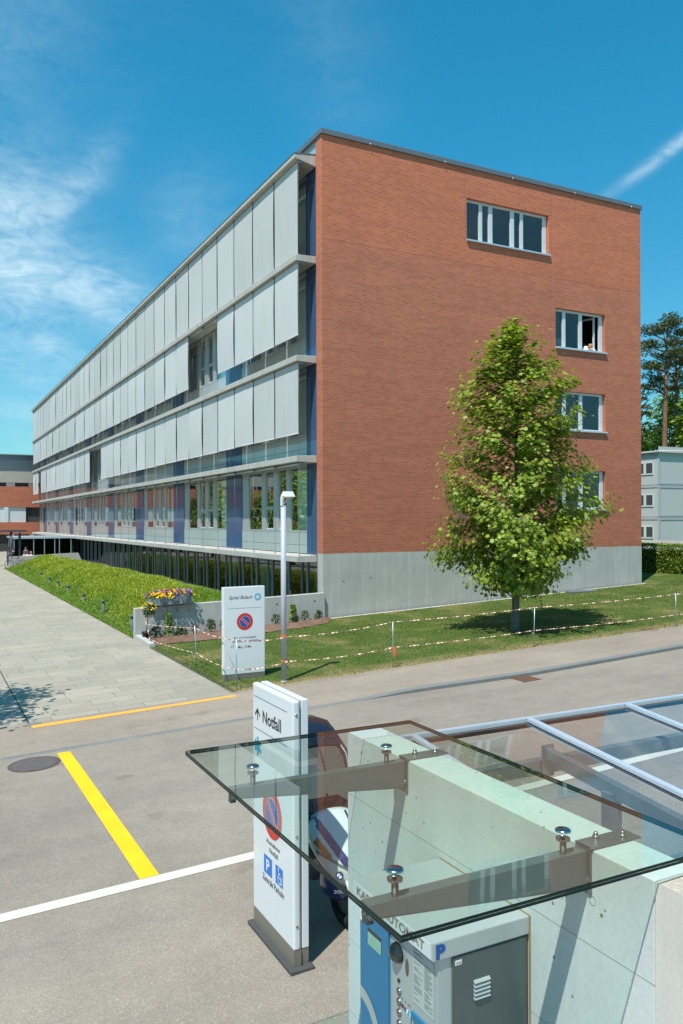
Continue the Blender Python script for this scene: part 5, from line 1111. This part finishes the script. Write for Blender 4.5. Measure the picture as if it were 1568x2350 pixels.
for i in range(k):
    a0,a1=math.pi/2*i/k,math.pi/2*(i+1)/k
    def pp(r,a): return (xp-.0015,-22.636-r*math.cos(a)*.9-0*r,.62+r*math.sin(a))
    m.quad(pp(.20,a0),pp(.20,a1),pp(.27,a1),pp(.27,a0))
m.build('silver_arc','ksilver',t,fix=False); B('wall_seal','ochre',t,(xb-.004,xb+.002,y0-.006,y0+.004,-.4,ZM),(xb-.004,xb+.002,y0,y1,ZM,ZM+.004))
# ================================================================== GLAZED SHELTER ROOF (right)
t=thing('shelter_roof',(-8,-22,1.8),'sloping glazed steel roof in blue grey frames beside the concrete wall','roof')
zr=lambda y:1.885+(y+21.42)*.110
xs_=[-9.75,-8.60,-7.46,-6.32,-5.18]; xe=-4.0
def sloped(m,x0,x1,ya,yb,dz0,dz1): m.add([(x0,ya,zr(ya)+dz0),(x1,ya,zr(ya)+dz0),(x1,yb,zr(yb)+dz0),(x0,yb,zr(yb)+dz0),(x0,ya,zr(ya)+dz1),(x1,ya,zr(ya)+dz1),(x1,yb,zr(yb)+dz1),(x0,yb,zr(yb)+dz1)],[(0,1,2,3),(4,5,6,7),(0,1,5,4),(1,2,6,5),(2,3,7,6),(3,0,4,7)])
m=MB(); sloped(m,xs_[0]-.1,xe,-21.43,-21.39,.005,.032); m.build('ridge_bar','alu',t)
m=MB()
for x_ in xs_: 
    sloped(m,x_-.026,x_+.026,-24.6,-21.442,.012,.038)
    for q in (-.02,0,.02): sloped(m,x_+q-.003,x_+q+.003,-24.6,-21.442,.038,.043)
m.build('glazing_bar','alu',t); m=MB()
for x_ in xs_: sloped(m,x_-.04,x_+.04,-24.6,-21.46,-.006,.006)
sloped(m,xs_[0],xe,-21.47,-21.43,-.03,0.0); m.build('gasket','rub',t)
m=MB(); sloped(m,xs_[0],xe,-24.6,-21.46,.0075,.008); m.v=m.v[:4]; m.f=m.f[:1]; m.m=m.m[:1]; m.sm=m.sm[:1]; m.build('glass_pane','roofglass',t,fix=False)
m=MB()
for y_,dz in ((-21.75,-.17),(-23.3,-.17)): z_=zr(y_)+dz; m.box(-9.9,xe,y_-.04,y_+.04,z_-.11,z_)
for x_ in (-8.72,-6.4): sloped(m,x_-.035,x_+.035,-24.5,-21.8,-.17,-.07)
m.build('steel_beam','galv',t)
m=MB()
for x_ in (-8.72,-6.4): m.box(x_-.05,x_+.05,-22.52,-22.42,zg(x_),1.62)
m.build('column','galv',t); m=MB()
for x_ in (-8.72,-6.4):
    for y_ in (-21.75,-23.3): m.box(x_-.06,x_+.06,y_-.055,y_-.042,zr(y_)-.30,zr(y_)-.05); m.lathe((x_-.03,y_-.06,zr(y_)-.2),[(.012,0),(.001,-.008)],8,ax='y')
m.build('end_plate','galv',t)
# ================================================================== SCOOTER WITH ROOF
x,y,z=-9.45,-18.9,zg(-9.45)
t=thing('roofed_scooter',(x,y,z),'white and violet blue motor scooter with a dark roof, parked behind the Notfall sign board','scooter')
def W(px,py,pz): return (x+px,y+py,z+pz)
def wh(py,nm):
    m=MB(); pts=[W(0,py+.235*math.cos(k*math.pi/12),.29+.235*math.sin(k*math.pi/12)) for k in range(25)]; m.tube(pts,.058,10,cap=False); o=m.build(nm,'rub',t); m=MB(); m.lathe(W(-.03,py,.29),[(.001,0),(.05,.0),(.17,.01),(.18,.03),(.17,.05),(.05,.06),(.001,.06)],18,ax='x'); m.build('rim','mgrey',o,org=ORG[t.name])
wh(-.80,'wheel'); wh(.68,'wheel')
def ring(cy,cz,hw,hh_,n=16,sq=2.6,dy=0):
    out=[]
    for k in range(n):
        a=2*math.pi*k/n; c,s=math.cos(a),math.sin(a); ux=math.copysign(abs(c)**(2/sq),c)*hw; uz=math.copysign(abs(s)**(2/sq),s)*hh_; out.append(W(ux,cy+dy*uz,cz+uz))
    return out
# front fairing: beak rising from the mudguard to the windscreen foot
m=MB(); m.loft([ring(-1.02,.56,.06,.09),ring(-.97,.59,.16,.16),ring(-.86,.67,.24,.19),ring(-.70,.78,.30,.20),ring(-.55,.86,.31,.20),ring(-.42,.92,.27,.15)]); m.build('front_fairing','mwhite',t,subd=1)
m=MB(); m.loft([ring(-.98,.42,.10,.05),ring(-.92,.40,.17,.12),ring(-.75,.44,.21,.2),ring(-.55,.42,.22,.22)]); m.build('lower_fairing','mblue',t,subd=1)
m=MB(); 
for k in range(9):
    a=.25+k*.28; m.v+= [W(-.10,-.80-.31*math.cos(a),.29+.31*math.sin(a)),W(0,-.80-.335*math.cos(a),.29+.335*math.sin(a)),W(.10,-.80-.31*math.cos(a),.29+.31*math.sin(a))]
for k in range(8):
    for s_ in (0,1): a=k*3+s_; m.f.append((a,a+1,a+4,a+3)); m.m.append(0); m.sm.append(True)
m.build('mudguard','mwhite',t,fix=False)
# body
m=MB(); m.loft([ring(-.50,.45,.24,.12),ring(-.2,.36,.26,.14),ring(.15,.42,.26,.20),ring(.45,.58,.25,.26),ring(.85,.68,.20,.22),ring(1.05,.74,.10,.12)]); m.build('body','mgrey',t,subd=1)
m=MB(); m.loft([ring(.08,.68,.18,.05),ring(.30,.72,.21,.07),ring(.52,.80,.2,.10),ring(.60,1.02,.2,.22),ring(.68,1.16,.17,.22)]); m.build('seat','mdark',t,subd=1)
# stripes on the fairing
def patch(name,pts,mat,par=None):
    m=MB(); m.add([W(*p) for p in pts],[tuple(range(len(pts)))]); return m.build(name,mat,t,fix=False)
from mathutils.bvhtree import BVHTree
def project_patch(name,outline,mat,target,off=.006,n=10):
    """lay a marking on the curved fairing: outline in (u,v)=x,z as seen from the front-left, pushed onto the shell"""
    dg=bpy.context.evaluated_depsgraph_get(); bvh=BVHTree.FromObject(target,dg); D=Vector((.50,.80,-.34)).normalized(); m=MB(); P=[]
    def hit(p):
        o=Vector(p)-D*2; r=bvh.ray_cast(o,D)
        return (r[0]-D*off) if r[0] is not None else None
    return hit
ff=[o for o in bpy.data.objects if o.name.startswith('front_fairing')][0]; lf=[o for o in bpy.data.objects if o.name.startswith('lower_fairing')][0]
camp=Vector((-13.16,-26.8,3.59))
def lay(name,pts,mat,tg,off=.006,sub=6):
    dg=bpy.context.evaluated_depsgraph_get(); bvh=BVHTree.FromObject(tg,dg); m=MB()
    a,b,c,d=[Vector(p) for p in pts]; D=Vector((.42,.84,-.33)).normalized(); G=[]
    for i in range(sub+1):
        for j in range(sub+1):
            u,v=i/sub,j/sub; p=(a*(1-u)+b*u)*(1-v)+(d*(1-u)+c*u)*v; r=bvh.ray_cast(p-D*1.5,D); G.append(None if r[0] is None else r[0]-D*off)
    for i in range(sub):
        for j in range(sub):
            q=[G[i*(sub+1)+j],G[(i+1)*(sub+1)+j],G[(i+1)*(sub+1)+j+1],G[i*(sub+1)+j+1]]
            if all(k is not None for k in q): m.quad(*[(k.x+x,k.y+y,k.z+z) for k in q])
    if m.f: m.build(name,mat,t,fix=False)
lay('stripe',[(-.25,-.55,1.0),(-.19,-.55,1.03),(-.02,-1.0,.68),(-.09,-1.0,.64)],'mblue',ff); lay('stripe',[(.12,-.55,1.03),(.145,-.55,1.03),(.15,-1.0,.72),(.13,-1.0,.70)],'mblue',ff)
lay('indicator',[(-.30,-.70,.83),(-.25,-.70,.87),(-.18,-.88,.74),(-.21,-.88,.70)],'amber',ff,.012)
lay('beak_edge',[(-.30,-.62,.74),(-.31,-.62,.78),(-.0,-1.02,.60),(-.0,-1.02,.58)],'mgrey',ff,.010)
# nose badge: ring with quartered blue and white field
bc=Vector(W(-.155,-.985,.585)); bn=Vector((-.42,-.84,.33)).normalized(); bu=Vector((0,0,1)).cross(bn).normalized(); bv=bn.cross(bu); bc=bc+bn*.03
g=disc(bc,bu,bv,.040,24).build('badge','mdark',t,fix=False); disc(bc+bn*.0015,bu,bv,.041,24,.037).build('badge_rim','steel',g,fix=False,org=ORG[t.name])
for k in range(4):
    a0=k*math.pi/2; q=disc(bc+bn*.002,bu,bv,.024,8,0,a0,a0+math.pi/2); q.v=q.v+[tuple(bc+bn*.002+(bu*math.cos(a0+math.pi/2)+bv*math.sin(a0+math.pi/2))*.024),tuple(bc+bn*.002)]; q.f=[tuple(range(len(q.v)))]; q.build('badge_quarter','pureW' if k%2 else 'pblue',g,fix=False,org=ORG[t.name])
textbox('C1',tuple(bc-bv*.105-bu*.035+bn*.015),tuple(bu),tuple(bv),.075,.048,'ink',t,bold=.03); textbox('200',tuple(bc-bv*.150-bu*.055+bn*.02),tuple(bu),tuple(bv),.10,.030,'mgrey',t,bold=.02)
# roll cage arms, windscreen, roof
for s_ in (-1,1):
    m=MB(); m.tube([W(.24*s_,-.50,.92),W(.30*s_,-.42,1.20),W(.31*s_,-.25,1.50),W(.27*s_,.05,1.70),W(.24*s_,.40,1.72),W(.22*s_,.70,1.55),W(.22*s_,.78,1.1),W(.22*s_,.7,.7)],[.045,.04,.04,.04,.04,.045,.05,.05],10); m.build('roof_arm','mdark',t)
    m=MB(); m.tube([W(.22*s_,-.35,.95),W(.40*s_,-.30,1.02),W(.46*s_,-.22,1.0)],[.02,.018,.022],8); m.build('handlebar','mdark',t)
    m=MB(); m.loft([[W(.36*s_+.11*math.cos(a)*s_,-.38,1.16+.07*math.sin(a)) for a in np.linspace(0,5.6,10)],[W(.36*s_+.09*math.cos(a)*s_,-.45,1.16+.055*math.sin(a)) for a in np.linspace(0,5.6,10)]]); m.build('mirror','mdark',t)
    m=MB(); m.loft([ring(-.02,.60,.001,.001),ring(.0,.60,.05,.10),ring(.30,.60,.055,.12),ring(.42,.6,.02,.06)]); m.v=[(a+.31*s_,b,c) for a,b,c in m.v]; m.build('side_guard','alu',t,subd=1)
m=MB(); rows_=[(-.44,.98,.22),(-.40,1.15,.27),(-.30,1.38,.29),(-.14,1.58,.28),(.0,1.68,.26)]
for cy_,cz_,hw in rows_:
    for k in range(7): u=k/6*2-1; m.v.append(W(hw*u,cy_-.07*(1-u*u),cz_))
for i in range(4):
    for k in range(6): a=i*7+k; m.f.append((a,a+1,a+8,a+7)); m.m.append(0); m.sm.append(True)
m.build('windscreen','screen',t,fix=False)
m=MB(); rows_=[(-.18,1.62,.30),(-.02,1.72,.32),(.2,1.79,.33),(.45,1.78,.31),(.66,1.66,.27),(.76,1.48,.24)]; R_=[]
for cy_,cz_,hw in rows_:
    R_.append([W(hw*math.cos(a),cy_,cz_-.05+.07*math.sin(a)) for a in np.linspace(0,math.pi,10)]+[W(hw*.96*math.cos(a),cy_,cz_-.075+.05*math.sin(a)) for a in np.linspace(math.pi,0,10)])
m.loft(R_); m.build('roof','mroof',t); m=MB(); m.tube([W(0,-.45,.95),W(0,-.38,1.4),W(.02,-.2,1.58)],.012,6); m.build('wiper','rub',t); B('dashboard','mdark',t,(x-.26,x+.26,y-.46,y-.18,z+.86,z+1.08),bevel=.05)
m=MB(); m.loft([ring(-.42,.62,.30,.34),ring(-.30,.60,.29,.36),ring(-.26,.60,.20,.28)]); m.build('leg_shield','mdark',t,subd=1)
# reflected surroundings on the far side of the path: trees standing beyond the left picture edge
for i,(x_,y_,h_,r_) in enumerate([(-22,40,9,3.2),(-30,58,12,4),(-34,70,13,4.5),(-24,66,8,3),(-19.5,47,10,3.4),(-25.5,54,12,4),(-16.5,63,9.5,3)]):
    bushtree('path_side_tree',x_,y_,zg(x_),h_,r_,2800,.40,'leafd',['small tree left of the path, nearest of its row','tall tree left of the path','tallest tree left of the path','low tree left of the path near the clinic wing','round tree left of the path, second of its row','broad tree left of the path, third of its row','slender tree left of the path closest to the clinic wing'][i],.2,.2)
